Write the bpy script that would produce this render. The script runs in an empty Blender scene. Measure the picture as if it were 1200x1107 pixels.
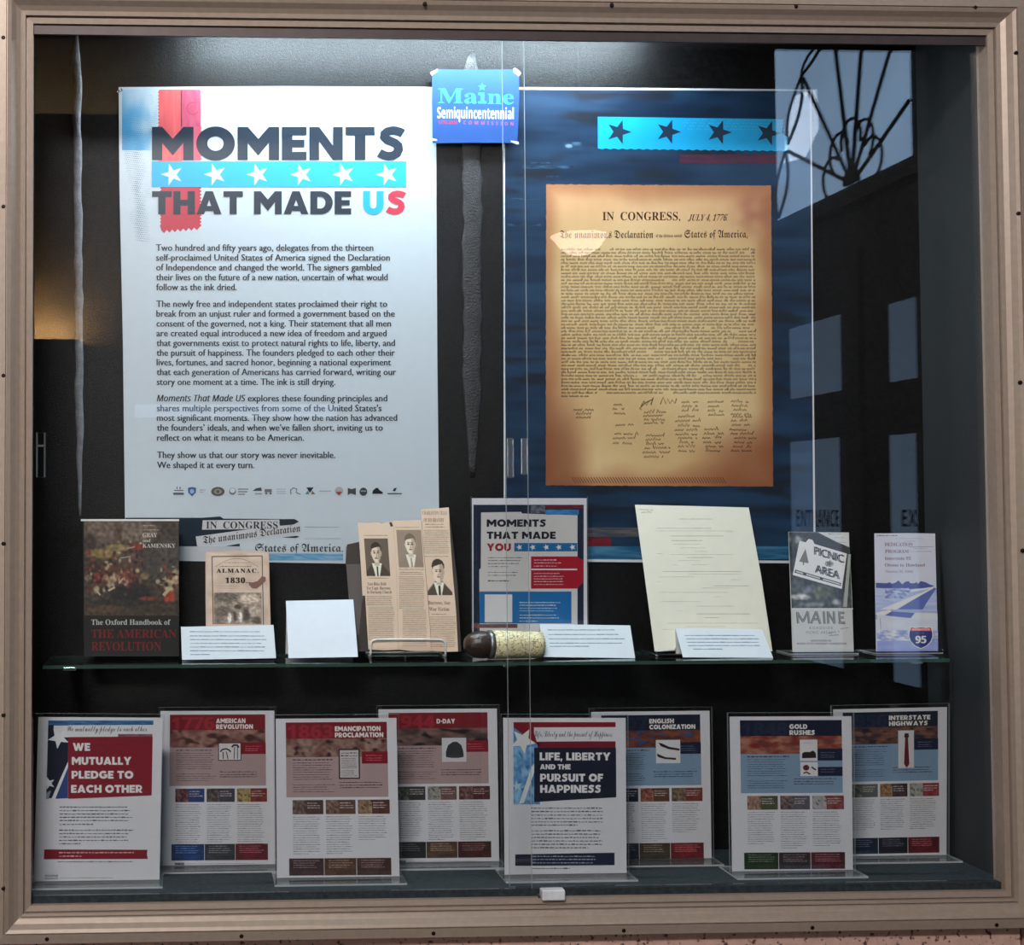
import bpy, bmesh, math, random
from mathutils import Vector, Matrix, noise
from mathutils.geometry import tessellate_polygon

random.seed(7)
sc = bpy.context.scene
COL = sc.collection

# ---------------------------------------------------------------- camera, world, lights, exposure
ZC = 1.50                                   # height of the middle of the display case opening
W, H = 1.65, 1.4732                         # opening of the case
F = 1650.0                                  # focal length in pixels of the 1200 x 1107 frame
PPX, PPY = 292.25, 534.8                    # principal point (the photograph was taken from the left and squared up)
CAM = Vector((-0.5656, -2.3646, ZC - 0.079))
def _rot(a, b, c):
    ca, sa, cb, sb, cc, s_ = math.cos(a), math.sin(a), math.cos(b), math.sin(b), math.cos(c), math.sin(c)
    return (Matrix(((cc, -s_, 0), (s_, cc, 0), (0, 0, 1))) @ Matrix(((cb, 0, sb), (0, 1, 0), (-sb, 0, cb)))
            @ Matrix(((1, 0, 0), (0, ca, -sa), (0, sa, ca))))
RC = _rot(-0.0354, -0.0439, -0.0011)        # rows: right, down, forward in (X, -Z, Y)
def _w(r): return Vector((r[0], r[2], -r[1]))
RIGHT, DOWN, FWD = _w(RC[0]), _w(RC[1]), _w(RC[2])
cam_d = bpy.data.cameras.new('camera')
cam = bpy.data.objects.new('camera', cam_d); COL.objects.link(cam)
m = Matrix.Identity(4)
for i in range(3):
    m[i][0] = RIGHT[i]; m[i][1] = -DOWN[i]; m[i][2] = -FWD[i]; m[i][3] = CAM[i]
cam.matrix_world = m
cam_d.sensor_fit = 'HORIZONTAL'; cam_d.sensor_width = 36.0; cam_d.lens = 36.0 * F / 1200
cam_d.shift_x = (600 - PPX) / 1200; cam_d.shift_y = -(553.5 - PPY) / 1200
cam_d.clip_start = 0.05
sc.camera = cam

world = bpy.data.worlds.new('world'); sc.world = world; world.use_nodes = True
world.node_tree.nodes['Background'].inputs[0].default_value = (0.6, 0.62, 0.7, 1)
world.node_tree.nodes['Background'].inputs[1].default_value = 0.02

def area(name, loc, target, sx, sy, power, col):
    l = bpy.data.lights.new(name, 'AREA'); l.shape = 'RECTANGLE'; l.size = sx; l.size_y = sy
    l.energy = power; l.color = col
    o = bpy.data.objects.new(name, l); COL.objects.link(o)
    o.location = loc
    o.rotation_euler = (Vector(target) - Vector(loc)).to_track_quat('-Z', 'Y').to_euler()
    return o
# strip lamp hidden above the opening of the case, and the ceiling lamp of the foyer in front of it
area('case_lamp_light', (-0.12, 0.195, ZC + 0.842), (-0.12, 0.225, ZC + 0.2), 0.85, 0.035, 14.0, (0.72, 0.90, 1.0))
area('foyer_lamp_light', (-1.15, -3.0, 3.72), (0.0, 0.1, ZC), 1.2, 0.7, 190, (1.0, 0.975, 0.95))
area('side_fill_light', (-2.93, -4.4, 1.55), (0.0, 0.1, 1.35), 1.3, 1.5, 38, (1.0, 0.975, 0.94))  # added fill from out of view, evens the light over the case

sc.view_settings.view_transform = 'Standard'; sc.view_settings.look = 'None'
sc.view_settings.gamma = 1.0; sc.view_settings.use_curve_mapping = False
sc.view_settings.exposure = 0.0
sc.cycles.transparent_max_bounces = 32
sc.cycles.max_bounces = 8
sc.cycles.caustics_reflective = False; sc.cycles.caustics_refractive = False

# ---------------------------------------------------------------- helpers
def lin(c):
    c = c / 255.0
    return c / 12.92 if c <= 0.04045 else ((c + 0.055) / 1.055) ** 2.4
def rgb(c, g=1.0): return tuple(min(0.9, lin(v) * g) for v in c[:3]) + (1.0,)
def ray(px, py): return RIGHT * ((px - PPX) / F) + DOWN * ((py - PPY) / F) + FWD
def at_y(px, py, Y):
    d = ray(px, py); return CAM + d * ((Y - CAM.y) / d.y)
def at_z(px, py, z):
    d = ray(px, py); return CAM + d * ((z - CAM.z) / d.z)
GLASS_Y = 0.016
def mirrored_at_x(px, py, X):               # where a thing on the plane x = X stands whose mirror image in the glass is at this pixel
    d = ray(px, py); p = CAM + d * ((X - CAM.x) / d.x)
    return Vector((p.x, 2 * GLASS_Y - p.y, p.z))
def mirrored_at_y(px, py, Y):
    d = ray(px, py); p = CAM + d * ((2 * GLASS_Y - Y - CAM.y) / d.y)
    return Vector((p.x, Y, p.z))

def nt(name):
    mt = bpy.data.materials.new(name); mt.use_nodes = True
    t = mt.node_tree; return mt, t, t.nodes['Principled BSDF'], t.links
def plain(name, col, rough=0.5, metal=0.0, spec=0.5, noise_amt=0.12, scale=40, bump=0.0, bscale=None, emit=None, estr=0, det=4):
    mt, t, b, L = nt(name)
    tc = t.nodes.new('ShaderNodeTexCoord'); n = t.nodes.new('ShaderNodeTexNoise')
    n.inputs['Scale'].default_value = scale; n.inputs['Detail'].default_value = det
    L.new(tc.outputs['Object'], n.inputs['Vector'])
    r = t.nodes.new('ShaderNodeValToRGB')
    c = col if len(col) == 4 else rgb(col)
    r.color_ramp.elements[0].position = 0.3; r.color_ramp.elements[1].position = 0.7
    r.color_ramp.elements[0].color = tuple(v * (1 - noise_amt) for v in c[:3]) + (1,)
    r.color_ramp.elements[1].color = tuple(min(1, v * (1 + noise_amt)) for v in c[:3]) + (1,)
    L.new(n.outputs['Fac'], r.inputs[0]); L.new(r.outputs[0], b.inputs['Base Color'])
    b.inputs['Roughness'].default_value = rough; b.inputs['Metallic'].default_value = metal
    b.inputs['Specular IOR Level'].default_value = spec
    if bump:
        n2 = t.nodes.new('ShaderNodeTexNoise'); n2.inputs['Scale'].default_value = bscale or scale
        n2.inputs['Detail'].default_value = 3
        L.new(tc.outputs['Object'], n2.inputs['Vector'])
        bp = t.nodes.new('ShaderNodeBump'); bp.inputs['Strength'].default_value = bump; bp.inputs['Distance'].default_value = 0.004
        L.new(n2.outputs['Fac'], bp.inputs['Height']); L.new(bp.outputs[0], b.inputs['Normal'])
    if emit:
        b.inputs['Emission Color'].default_value = rgb(emit); b.inputs['Emission Strength'].default_value = estr
    return mt
def clear(name, ior=1.5, rough=0.0, tint=(1, 1, 1), haze=0.0, hazecol=(0.8, 0.85, 0.85)):
    mt, t, b, L = nt(name); t.nodes.remove(b)
    out = t.nodes['Material Output']
    tr = t.nodes.new('ShaderNodeBsdfTransparent'); tr.inputs[0].default_value = tint + (1,)
    gl = t.nodes.new('ShaderNodeBsdfGlossy'); gl.inputs['Roughness'].default_value = rough
    geo = t.nodes.new('ShaderNodeNewGeometry'); mx = t.nodes.new('ShaderNodeMix')
    mx.inputs[2].default_value = ior; mx.inputs[3].default_value = 1 / ior
    L.new(geo.outputs['Backfacing'], mx.inputs[0])
    fr = t.nodes.new('ShaderNodeFresnel'); L.new(mx.outputs[0], fr.inputs['IOR'])
    ms = t.nodes.new('ShaderNodeMixShader')
    base = tr
    if haze:
        df = t.nodes.new('ShaderNodeBsdfDiffuse'); df.inputs[0].default_value = hazecol + (1,)
        m0 = t.nodes.new('ShaderNodeMixShader'); m0.inputs[0].default_value = haze
        L.new(tr.outputs[0], m0.inputs[1]); L.new(df.outputs[0], m0.inputs[2]); base = m0
    L.new(fr.outputs[0], ms.inputs[0]); L.new(base.outputs[0], ms.inputs[1]); L.new(gl.outputs[0], ms.inputs[2])
    L.new(ms.outputs[0], out.inputs[0])
    return mt
def printed(name, rough=0.5, spec=0.5, coat=0.0):
    mt, t, b, L = nt(name)
    a = t.nodes.new('ShaderNodeVertexColor'); a.layer_name = 'Col'
    tc = t.nodes.new('ShaderNodeTexCoord'); n = t.nodes.new('ShaderNodeTexNoise'); n.inputs['Scale'].default_value = 60
    L.new(tc.outputs['Object'], n.inputs['Vector'])
    mr = t.nodes.new('ShaderNodeMapRange'); mr.inputs[3].default_value = 0.95; mr.inputs[4].default_value = 1.05
    L.new(n.outputs['Fac'], mr.inputs[0])
    mu = t.nodes.new('ShaderNodeVectorMath'); mu.operation = 'SCALE'
    L.new(a.outputs[0], mu.inputs[0]); L.new(mr.outputs[0], mu.inputs['Scale']); L.new(mu.outputs[0], b.inputs['Base Color'])
    b.inputs['Roughness'].default_value = rough; b.inputs['Specular IOR Level'].default_value = spec
    return mt

M = {}
M['frame'] = plain('bronze_frame_metal', (166, 146, 131), 0.42, 0.2, noise_amt=0.06, scale=90)
M['screw'] = plain('dark_screw', (28, 14, 12), 0.5, 0.6)
M['fabric'] = plain('charcoal_liner', (16, 16, 17), 0.38, 0, 0.26, 0.6, 160, bump=0.3, bscale=620)
M['side'] = plain('speckled_lit_side_lining', (40, 43, 45), 0.6, 0, 0.35, 0.7, 420, bump=0.4, bscale=700)  # paler than the back liner: light on the side wall put into its colour
M['floorfab'] = plain('dark_base_fabric', (42, 50, 54), 0.75, 0, 0.3, 0.4, 120, bump=0.4, bscale=500)
M['track'] = plain('dark_track', (70, 56, 54), 0.5, 0.3)
M['glass'] = clear('sliding_glass')
M['glass_edge'] = clear('glass_edge', haze=0.6, hazecol=(0.8, 0.88, 0.9))
M['shelf'] = clear('shelf_glass', tint=(0.93, 0.97, 0.95))
M['shelf_edge'] = clear('shelf_edge', tint=(0.25, 0.45, 0.38), haze=0.35, hazecol=(0.12, 0.24, 0.2))
M['acrylic'] = clear('clear_acrylic', 1.49, 0.02)
M['acrylic_edge'] = clear('acrylic_edge', 1.49, 0.1, haze=0.45, hazecol=(0.85, 0.9, 0.92))
M['base_acrylic'] = clear('acrylic_foot', 1.49, 0.05, tint=(0.97, 0.98, 0.98), haze=0.05)
M['chrome'] = plain('chrome', (200, 200, 205), 0.2, 1.0, noise_amt=0.03)
M['pull'] = plain('brushed_pull', (120, 124, 124), 0.35, 0.7)
M['wire'] = plain('coated_wire', (214, 212, 205), 0.35, 0.1)
M['black'] = plain('black_plastic', (18, 18, 19), 0.45)
M['white'] = plain('white_enamel', (225, 226, 228), 0.4)
M['gloss'] = printed('glossy_print', 0.36, 0.5)
M['semi'] = printed('satin_print', 0.5, 0.35)
M['matte'] = printed('matte_print', 0.75, 0.2)
M['cutting'] = printed('newsprint', 0.85, 0.1)

def setp(o, label=None, cat=None, group=None, kind=None):
    if label: o['label'] = label
    if cat: o['category'] = cat
    if group: o['group'] = group
    if kind: o['kind'] = kind
    return o
def thing(name, label, cat, loc=(0, 0, 0), group=None):
    o = bpy.data.objects.new(name, None); COL.objects.link(o); o.location = loc; o.empty_display_size = 0.02
    return setp(o, label, cat, group)
class MB:                                   # collects shapes into ONE mesh, with a material per face
    def __init__(s): s.v = []; s.f = []; s.m = []; s.mats = []
    def mi(s, mt):
        if mt not in s.mats: s.mats.append(mt)
        return s.mats.index(mt)
    def add(s, vs, fs, mt):
        b = len(s.v); s.v += [Vector(p) for p in vs]; k = s.mi(mt)
        for f in fs: s.f.append([b + i for i in f]); s.m.append(k)
    def box(s, lo, hi, mt, edge=None, axis=1):
        x0, y0, z0 = lo; x1, y1, z1 = hi
        vs = [(x0, y0, z0), (x1, y0, z0), (x1, y1, z0), (x0, y1, z0), (x0, y0, z1), (x1, y0, z1), (x1, y1, z1), (x0, y1, z1)]
        fs = [(0, 3, 2, 1), (4, 5, 6, 7), (0, 1, 5, 4), (2, 3, 7, 6), (1, 2, 6, 5), (3, 0, 4, 7)]
        if not edge: s.add(vs, fs, mt); return
        big = {1: (2, 3), 2: (0, 1)}[axis]
        s.add(vs, [fs[i] for i in big], mt); s.add(vs, [f for i, f in enumerate(fs) if i not in big], edge)
    def bevel_box(s, lo, hi, mt, b=0.002, seg=2):
        bm = bmesh.new(); bmesh.ops.create_cube(bm, size=1)
        for v in bm.verts: v.co = Vector([lo[i] + (v.co[i] + 0.5) * (hi[i] - lo[i]) for i in range(3)])
        bmesh.ops.bevel(bm, geom=bm.edges[:], offset=b, segments=seg, affect='EDGES', profile=0.5)
        bm.verts.index_update(); s.add([v.co.copy() for v in bm.verts], [[v.index for v in f.verts] for f in bm.faces], mt); bm.free()
    def tube(s, pts, r, mt, n=8, closed=False):
        pts = [Vector(p) for p in pts]; N = len(pts); rings = []; up = None
        for i, p in enumerate(pts):
            a = pts[(i - 1) % N] if closed or i > 0 else p; c = pts[(i + 1) % N] if closed or i < N - 1 else p
            t = (c - a).normalized()
            if up is None:
                up = Vector((0, 0, 1)) if abs(t.z) < 0.9 else Vector((1, 0, 0))
            x = t.cross(up).normalized(); up = x.cross(t).normalized()
            rr = r[i] if isinstance(r, (list, tuple)) else r
            rings.append([p + x * (math.cos(k * 2 * math.pi / n) * rr) + up * (math.sin(k * 2 * math.pi / n) * rr) for k in range(n)])
        vs = [q for R in rings for q in R]; fs = []
        for i in range(N if closed else N - 1):
            for k in range(n):
                j = (i + 1) % N
                fs.append((i * n + k, i * n + (k + 1) % n, j * n + (k + 1) % n, j * n + k))
        if not closed: fs += [list(range(n - 1, -1, -1)), [(N - 1) * n + k for k in range(n)]]
        s.add(vs, fs, mt)
    def lathe(s, prof, c, mt, n=24, ax=None):   # prof: (radius, height) around the z axis, or around ax
        vs = []; fs = []; c = Vector(c)
        q = Vector((0, 0, 1)).rotation_difference(Vector(ax)) if ax else None
        for r, h in prof:
            for k in range(n):
                p = Vector((r * math.cos(2 * math.pi * k / n), r * math.sin(2 * math.pi * k / n), h))
                vs.append(c + (q @ p if q else p))
        for i in range(len(prof) - 1):
            for k in range(n): fs.append((i * n + k, i * n + (k + 1) % n, (i + 1) * n + (k + 1) % n, (i + 1) * n + k))
        s.add(vs, fs, mt)
    def build(s, name, parent=None, smooth=False, loc=None):
        me = bpy.data.meshes.new(name)
        o0 = Vector(loc) if loc is not None else Vector((0, 0, 0))
        if parent is not None and loc is None: o0 = parent.location.copy() if parent.parent is None else Vector((0, 0, 0))
        if loc is None and parent is None and s.v:
            lo = [min(v[i] for v in s.v) for i in range(3)]; hi = [max(v[i] for v in s.v) for i in range(3)]
            o0 = Vector(((lo[0] + hi[0]) / 2, (lo[1] + hi[1]) / 2, lo[2]))
        par_w = Vector((0, 0, 0)); q = parent
        while q is not None: par_w += q.location; q = q.parent
        if parent is not None: o0 = par_w
        me.from_pydata([v - o0 for v in s.v], [], s.f)
        for mt in s.mats: me.materials.append(mt)
        me.polygons.foreach_set('material_index', s.m)
        if smooth: me.polygons.foreach_set('use_smooth', [True] * len(s.f))
        me.update()
        o = bpy.data.objects.new(name, me); COL.objects.link(o)
        if parent is None: o.location = o0
        else: o.parent = parent
        return o

# ---------------------------------------------------------------- lettering
def _map(s, up, lo, dg=None):
    r = ''
    for ch in s:
        if 'A' <= ch <= 'Z': r += chr(up + ord(ch) - 65)
        elif 'a' <= ch <= 'z': r += chr(lo + ord(ch) - 97)
        elif '0' <= ch <= '9' and dg: r += chr(dg + ord(ch) - 48)
        else: r += ch
    return r
STY = {'plain': lambda s: s,
       'sans': lambda s: _map(s, 0x1D5D4, 0x1D5EE, 0x1D7EC),
       'sansit': lambda s: _map(s, 0x1D608, 0x1D622),
       'serif': lambda s: _map(s, 0x1D400, 0x1D41A, 0x1D7CE),
       'black': lambda s: _map(s, 0x1D56C, 0x1D586),
       'script': lambda s: _map(s, 0x1D4D0, 0x1D4EA),
       'mono': lambda s: _map(s, 0x1D670, 0x1D68A, 0x1D7F6)}
_tc = {}
def glyphs(s, style='plain', res=3, space=1.0):
    k = (s, style, res, space)
    if k not in _tc:
        cu = bpy.data.curves.new('lettering', 'FONT'); cu.body = STY[style](s); cu.resolution_u = res; cu.space_character = space
        o = bpy.data.objects.new('lettering', cu); COL.objects.link(o)
        dg = bpy.context.evaluated_depsgraph_get(); ev = o.evaluated_get(dg); me = ev.to_mesh()
        vs = [(v.co.x, v.co.y) for v in me.vertices]; fs = [tuple(p.vertices) for p in me.polygons]
        ev.to_mesh_clear(); bpy.data.objects.remove(o); bpy.data.curves.remove(cu)
        _tc[k] = (vs, fs)
    return _tc[k]
_cap = {}
def cap(style):
    if style not in _cap: _cap[style] = max(v[1] for v in glyphs('H', style)[0])
    return _cap[style]

# heavy geometric capitals for the headings: polygons on a cap height of 1
def _ring(cx, cy, ox, oy, ix, iy, a0, a1, n=20):
    P = []
    for i in range(n):
        a, b = math.radians(a0 + (a1 - a0) * i / n), math.radians(a0 + (a1 - a0) * (i + 1) / n)
        P.append([(cx + ox * math.cos(a), cy + oy * math.sin(a)), (cx + ox * math.cos(b), cy + oy * math.sin(b)), (cx + ix * math.cos(b), cy + iy * math.sin(b)), (cx + ix * math.cos(a), cy + iy * math.sin(a))])
    return P
def _band(pts, w):
    out = []; P = [Vector(p) for p in pts]; N = []
    for i in range(len(P)):
        t = (P[min(i + 1, len(P) - 1)] - P[max(i - 1, 0)]).normalized(); N.append(Vector((-t.y, t.x)) * w / 2)
    for i in range(len(P) - 1): out.append([tuple(P[i] + N[i]), tuple(P[i] - N[i]), tuple(P[i + 1] - N[i + 1]), tuple(P[i + 1] + N[i + 1])])
    return out
def _r(x0, y0, x1, y1): return [(x0, y0), (x1, y0), (x1, y1), (x0, y1)]
def _fat():
    t, b = .29, .25; F_ = {}
    F_['I'] = (t, [_r(0, 0, t, 1)]); F_['L'] = (.64, [_r(0, 0, t, 1), _r(t, 0, .64, b)])
    F_['E'] = (.68, [_r(0, 0, t, 1), _r(t, 0, .68, b), _r(t, .385, .62, .615), _r(t, 1 - b, .68, 1)])
    F_['F'] = (.66, [_r(0, 0, t, 1), _r(t, .36, .6, .59), _r(t, 1 - b, .66, 1)])
    F_['T'] = (.80, [_r(0, 1 - b, .8, 1), _r(.255, 0, .545, 1 - b)])
    F_['H'] = (.88, [_r(0, 0, t, 1), _r(.88 - t, 0, .88, 1), _r(t, .375, .88 - t, .625)])
    F_['N'] = (.92, [_r(0, 0, .27, 1), _r(.65, 0, .92, 1), [(.27, 1), (.27, .56), (.65, 0), (.65, .44)]])
    F_['M'] = (1.14, [[(0, 0), (0, 1), (.28, 1), (.57, .64), (.86, 1), (1.14, 1), (1.14, 0), (.86, 0), (.86, .52), (.57, .14), (.28, .52), (.28, 0)]])
    F_['A'] = (1.02, [[(0, 0), (.30, 0), (.51, .62), (.51, 1), (.36, 1)], [(1.02, 0), (.66, 1), (.51, 1), (.51, .62), (.72, 0)], [(.345, .14), (.675, .14), (.60, .36), (.42, .36)]])
    F_['W'] = (1.42, [[(0, 1), (.30, 1), (.44, .46), (.585, 1), (.835, 1), (.98, .46), (1.12, 1), (1.42, 1), (1.12, 0), (.83, 0), (.71, .48), (.59, 0), (.30, 0)]])
    F_['V'] = (1.0, [[(0, 1), (.31, 1), (.5, .42), (.69, 1), (1, 1), (.64, 0), (.36, 0)]])
    F_['Y'] = (.96, [[(0, 1), (.32, 1), (.48, .68), (.64, 1), (.96, 1), (.62, .38), (.62, 0), (.34, 0), (.34, .38)]])
    F_['Z'] = (.80, [[(0, 1), (.78, 1), (.78, .79), (.38, .25), (.8, .25), (.8, 0), (0, 0), (0, .21), (.41, .75), (0, .75)]])
    F_['O'] = (1.06, _ring(.53, .5, .53, .515, .225, .22, 0, 360, 32))
    F_['C'] = (.92, _ring(.53, .5, .53, .515, .225, .23, 42, 318, 26))
    F_['G'] = (1.0, _ring(.53, .5, .53, .515, .225, .23, 42, 330, 26) + [_r(.55, .40, .99, .58), _r(.72, .14, .99, .42)])
    F_['D'] = (.92, [_r(0, 0, t, 1), _r(t, 1 - b, .42, 1), _r(t, 0, .42, b)] + _ring(.42, .5, .5, .5, .2, .25, -90, 90))
    F_['P'] = (.78, [_r(0, 0, t, 1), _r(t, .78, .44, 1), _r(t, .28, .44, .50)] + _ring(.44, .64, .34, .36, .10, .14, -90, 90, 14))
    F_['R'] = (.84, [_r(0, 0, t, 1), _r(t, .78, .44, 1), _r(t, .28, .44, .50)] + _ring(.44, .64, .34, .36, .10, .14, -90, 90, 14) + [[(.30, .30), (.58, .34), (.85, 0), (.52, 0)]])
    F_['B'] = (.80, [_r(0, 0, t, 1), _r(t, .82, .46, 1), _r(t, .42, .46, .62), _r(t, 0, .48, .20)] + _ring(.46, .72, .28, .28, .08, .10, -90, 90, 12) + _ring(.48, .30, .32, .30, .10, .11, -90, 90, 12))
    F_['U'] = (.86, [_r(0, .40, t, 1), _r(.86 - t, .40, .86, 1)] + _ring(.43, .40, .43, .415, .14, .15, 180, 360, 18))
    F_['S'] = (.76, _band([(.70, .80), (.60, .855), (.50, .885), (.40, .89), (.28, .86), (.20, .79), (.19, .70), (.26, .62), (.38, .565), (.48, .515), (.565, .44), (.58, .32), (.53, .20), (.42, .13), (.30, .115), (.17, .15), (.05, .22)], .26))
    F_['-'] = (.40, [_r(.03, .38, .37, .60)]); F_[','] = (.26, [[(.02, -.16), (.14, -.14), (.26, .22), (.0, .22), (.0, .0)]]); F_[' '] = (.30, [])
    return F_
FAT = _fat()

# ---------------------------------------------------------------- printed sheets
LIFT = 0.00006
HOLD = [0.0]
class Sheet:
    """A flat sheet standing on a plane in the case; its artwork is laid on that plane from measurements of the photograph."""
    def __init__(s, p0, n, gain=1.0, org=(0, 0), k=1.0, quad=None):
        s.p0 = Vector(p0); s.n = Vector(n).normalized(); s.g = gain; s.org = org; s.k = k; s.quad = quad
        s.v = []; s.f = []; s.c = []; s.top = 0
    def mp(s, a, b):
        if s.quad:
            u = (a - 50) / 720.0; v = (b - 70) / 945.0
            tl, tr, br, bl = s.quad
            x = (tl[0] * (1 - u) + tr[0] * u) * (1 - v) + (bl[0] * (1 - u) + br[0] * u) * v
            y = (tl[1] * (1 - u) + tr[1] * u) * (1 - v) + (bl[1] * (1 - u) + br[1] * u) * v
            return x, y
        return s.org[0] + a / s.k, s.org[1] + b / s.k
    def q(s, a, b, lift=0.0):
        px, py = s.mp(a, b); d = ray(px, py)
        return CAM + d * ((s.p0 - CAM).dot(s.n) / d.dot(s.n)) + s.n * lift
    def col(s, c): return rgb(c, s.g)
    def raw(s, pts, faces, c, L):
        b = len(s.v); cc = s.col(c)
        for p in pts: s.v.append(s.q(p[0], p[1], L * LIFT)); s.c.append(cc)
        s.f += [[b + i for i in f] for f in faces]
    def poly(s, pts, c, L=1):
        tri = tessellate_polygon([[Vector((p[0], p[1], 0)) for p in pts]]) if len(pts) > 4 else [list(range(len(pts)))]
        s.raw(pts, tri, c, L)
    def rect(s, x0, y0, x1, y1, c, L=1): s.poly([(x0, y0), (x1, y0), (x1, y1), (x0, y1)], c, L)
    def slab(s, pts, c, t=0.0004, back=None):
        """the sheet itself: outline, real thickness, back"""
        tri = tessellate_polygon([[Vector((p[0], p[1], 0)) for p in pts]])
        s.raw(pts, tri, c, 0)
        b = len(s.v); n = len(pts); cc = s.col(c)
        for p in pts: s.v.append(s.q(p[0], p[1], -t)); s.c.append(cc)
        s.f += [[b + i for i in reversed(f)] for f in tri]
        s.f += [[b - n + i, b + i, b + (i + 1) % n, b - n + (i + 1) % n] for i in range(n)]
    def text(s, t, x0, x1, base, ch, c, style='plain', L=2, bold=0.0, dy=0.0, shear=0.0, sp=1.0, res=3):
        vs, fs = glyphs(t, style, res, sp)
        if not vs: return
        lo = min(v[0] for v in vs); hi = max(v[0] for v in vs); sy = ch / cap(style); w = hi - lo
        sx = (x1 - x0) / w if x1 else sy
        offs = [(0, 0)]
        if bold: offs = [(-bold, 0), (bold, 0), (0, -bold * .7), (0, bold * .7), (-bold * .7, -bold * .5), (bold * .7, bold * .5), (-bold * .7, bold * .5), (bold * .7, -bold * .5)]
        if bold and ch < 14 / s.unit(): offs = [(-bold, 0), (bold, 0)]
        for i, (ox, oy) in enumerate(offs):
            pts = [(x0 + ox + (v[0] - lo) * sx + v[1] * shear * sy, base + oy - v[1] * sy + dy * (v[0] - lo) / w) for v in vs]
            s.raw(pts, fs, c, L + 0.06 * i)
    def fat(s, t, x0, x1, base, ch, c, L=4, gap=.075):
        w = sum(FAT[k][0] + gap for k in t) - gap; sx = (x1 - x0) / w; x = 0.0; i = 0
        for k in t:
            for P in FAT[k][1]:
                pts = [(x0 + (x + a) * sx, base - b_ * ch) for a, b_ in P]
                tri = tessellate_polygon([[Vector((p[0], p[1], 0)) for p in pts]]) if len(pts) > 4 else [[0, 1, 2, 3]]
                s.raw(pts, tri, c, L + .03 * (i % 8)); i += 1
            x += FAT[k][0] + gap
    def unit(s):
        a = s.mp(100, 100); b = s.mp(200, 100); return (b[0] - a[0]) / 100.0
    def star(s, x, y, r, c, rot=0, L=2, inner=0.4):
        p = [(x + r * (1 if i % 2 == 0 else inner) * math.sin(i * math.pi / 5 + rot), y - r * (1 if i % 2 == 0 else inner) * math.cos(i * math.pi / 5 + rot)) for i in range(10)]
        s.poly(p, c, L)
    def disc(s, x, y, rx, ry, c, L=2, n=18, a0=0, a1=2 * math.pi):
        s.poly([(x + rx * math.cos(a0 + (a1 - a0) * i / n), y + ry * math.sin(a0 + (a1 - a0) * i / n)) for i in range(n + (0 if a1 - a0 > 6.2 else 1))], c, L)
    def lines(s, x0, x1, ys, h, c, L=2, rag=0.18, last=None, wl=(9, 26)):
        """unreadably small print: a row of word-long dashes per line"""
        for i, y in enumerate(ys):
            e = x1 - random.random() * rag * (x1 - x0)
            if last and i == len(ys) - 1: e = x0 + (x1 - x0) * last
            x = x0
            while x < e - 2:
                w = min(random.uniform(*wl), e - x); k = random.uniform(.2, .3) if h > 6 else random.uniform(.28, .38)
                s.rect(x, y - h * k + random.uniform(-.14, .14) * h, x + w, y + h * k, c, L); x += w + h * 0.5
    def stroke(s, pts, w, c, L=2):
        P = [Vector((p[0], p[1])) for p in pts]; vs = []
        for i, p in enumerate(P):
            t = (P[min(i + 1, len(P) - 1)] - P[max(i - 1, 0)])
            n = Vector((-t.y, t.x)).normalized() if t.length else Vector((0, 1))
            vs += [tuple(p + n * w / 2), tuple(p - n * w / 2)]
        s.raw(vs, [(2 * i, 2 * i + 1, 2 * i + 3, 2 * i + 2) for i in range(len(P) - 1)], c, L)
    def scribble(s, x0, x1, y, h, c, L=2, w=None, dy=0.0, step=None, gap=0.16):
        """cursive handwriting too small to read"""
        w = w or h * 0.22; step = step or h * 0.42; x = x0; k = 0
        while x < x1 - step:
            n = random.randint(5, 14); pts = []
            for i in range(n):
                if x > x1: break
                a = h * random.uniform(.3, .55) if random.random() > .12 else h * random.uniform(.7, 1.0)
                yy = y + dy * (x - x0) / (x1 - x0)
                pts.append((x + h * .12, yy - (a if k % 2 else -h * 0.04))); x += step * random.uniform(.5, 1.1); k += 1
            if len(pts) > 1: s.stroke(pts, w, c, L)
            x += h * gap * random.uniform(.8, 2.2)
    def picture(s, x0, y0, x1, y1, fn, nx, ny, L=1, warp=None):
        b = len(s.v)
        for j in range(ny + 1):
            for i in range(nx + 1):
                u, v = i / nx, j / ny; x, y = x0 + (x1 - x0) * u, y0 + (y1 - y0) * v
                if warp: x, y = warp(u, v)
                s.v.append(s.q(x, y, L * LIFT)); s.c.append(s.col(fn(u, v)))
        for j in range(ny):
            for i in range(nx):
                a = b + j * (nx + 1) + i; s.f.append([a, a + nx + 1, a + nx + 2, a + 1])
    def build(s, name, label, cat, mat='semi', group=None, parent=None):
        me = bpy.data.meshes.new(name)
        if name in ('printed_sheet', 'brochure'):
            up = Vector((0, 0, 1)) - s.n * s.n.z
            for v in s.v:
                if v.z < HOLD[0]: v += up * ((HOLD[0] - v.z) / up.z)
        lo = [min(v[i] for v in s.v) for i in range(3)]; hi = [max(v[i] for v in s.v) for i in range(3)]
        o0 = Vector(((lo[0] + hi[0]) / 2, (lo[1] + hi[1]) / 2, lo[2]))
        if parent is not None: o0 = parent.location.copy()
        me.from_pydata([v - o0 for v in s.v], [], s.f)
        at = me.color_attributes.new('Col', 'FLOAT_COLOR', 'POINT')
        at.data.foreach_set('color', [x for c in s.c for x in c])
        me.materials.append(M[mat]); me.update()
        o = bpy.data.objects.new(name, me); COL.objects.link(o)
        if parent is None:
            o.location = o0; setp(o, label, cat, group)
        else: o.parent = parent
        return o
def mixc(a, b, t): return tuple(a[i] + (b[i] - a[i]) * t for i in range(3))
def sm(t): t = max(0.0, min(1.0, t)); return t * t * (3 - 2 * t)
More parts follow.
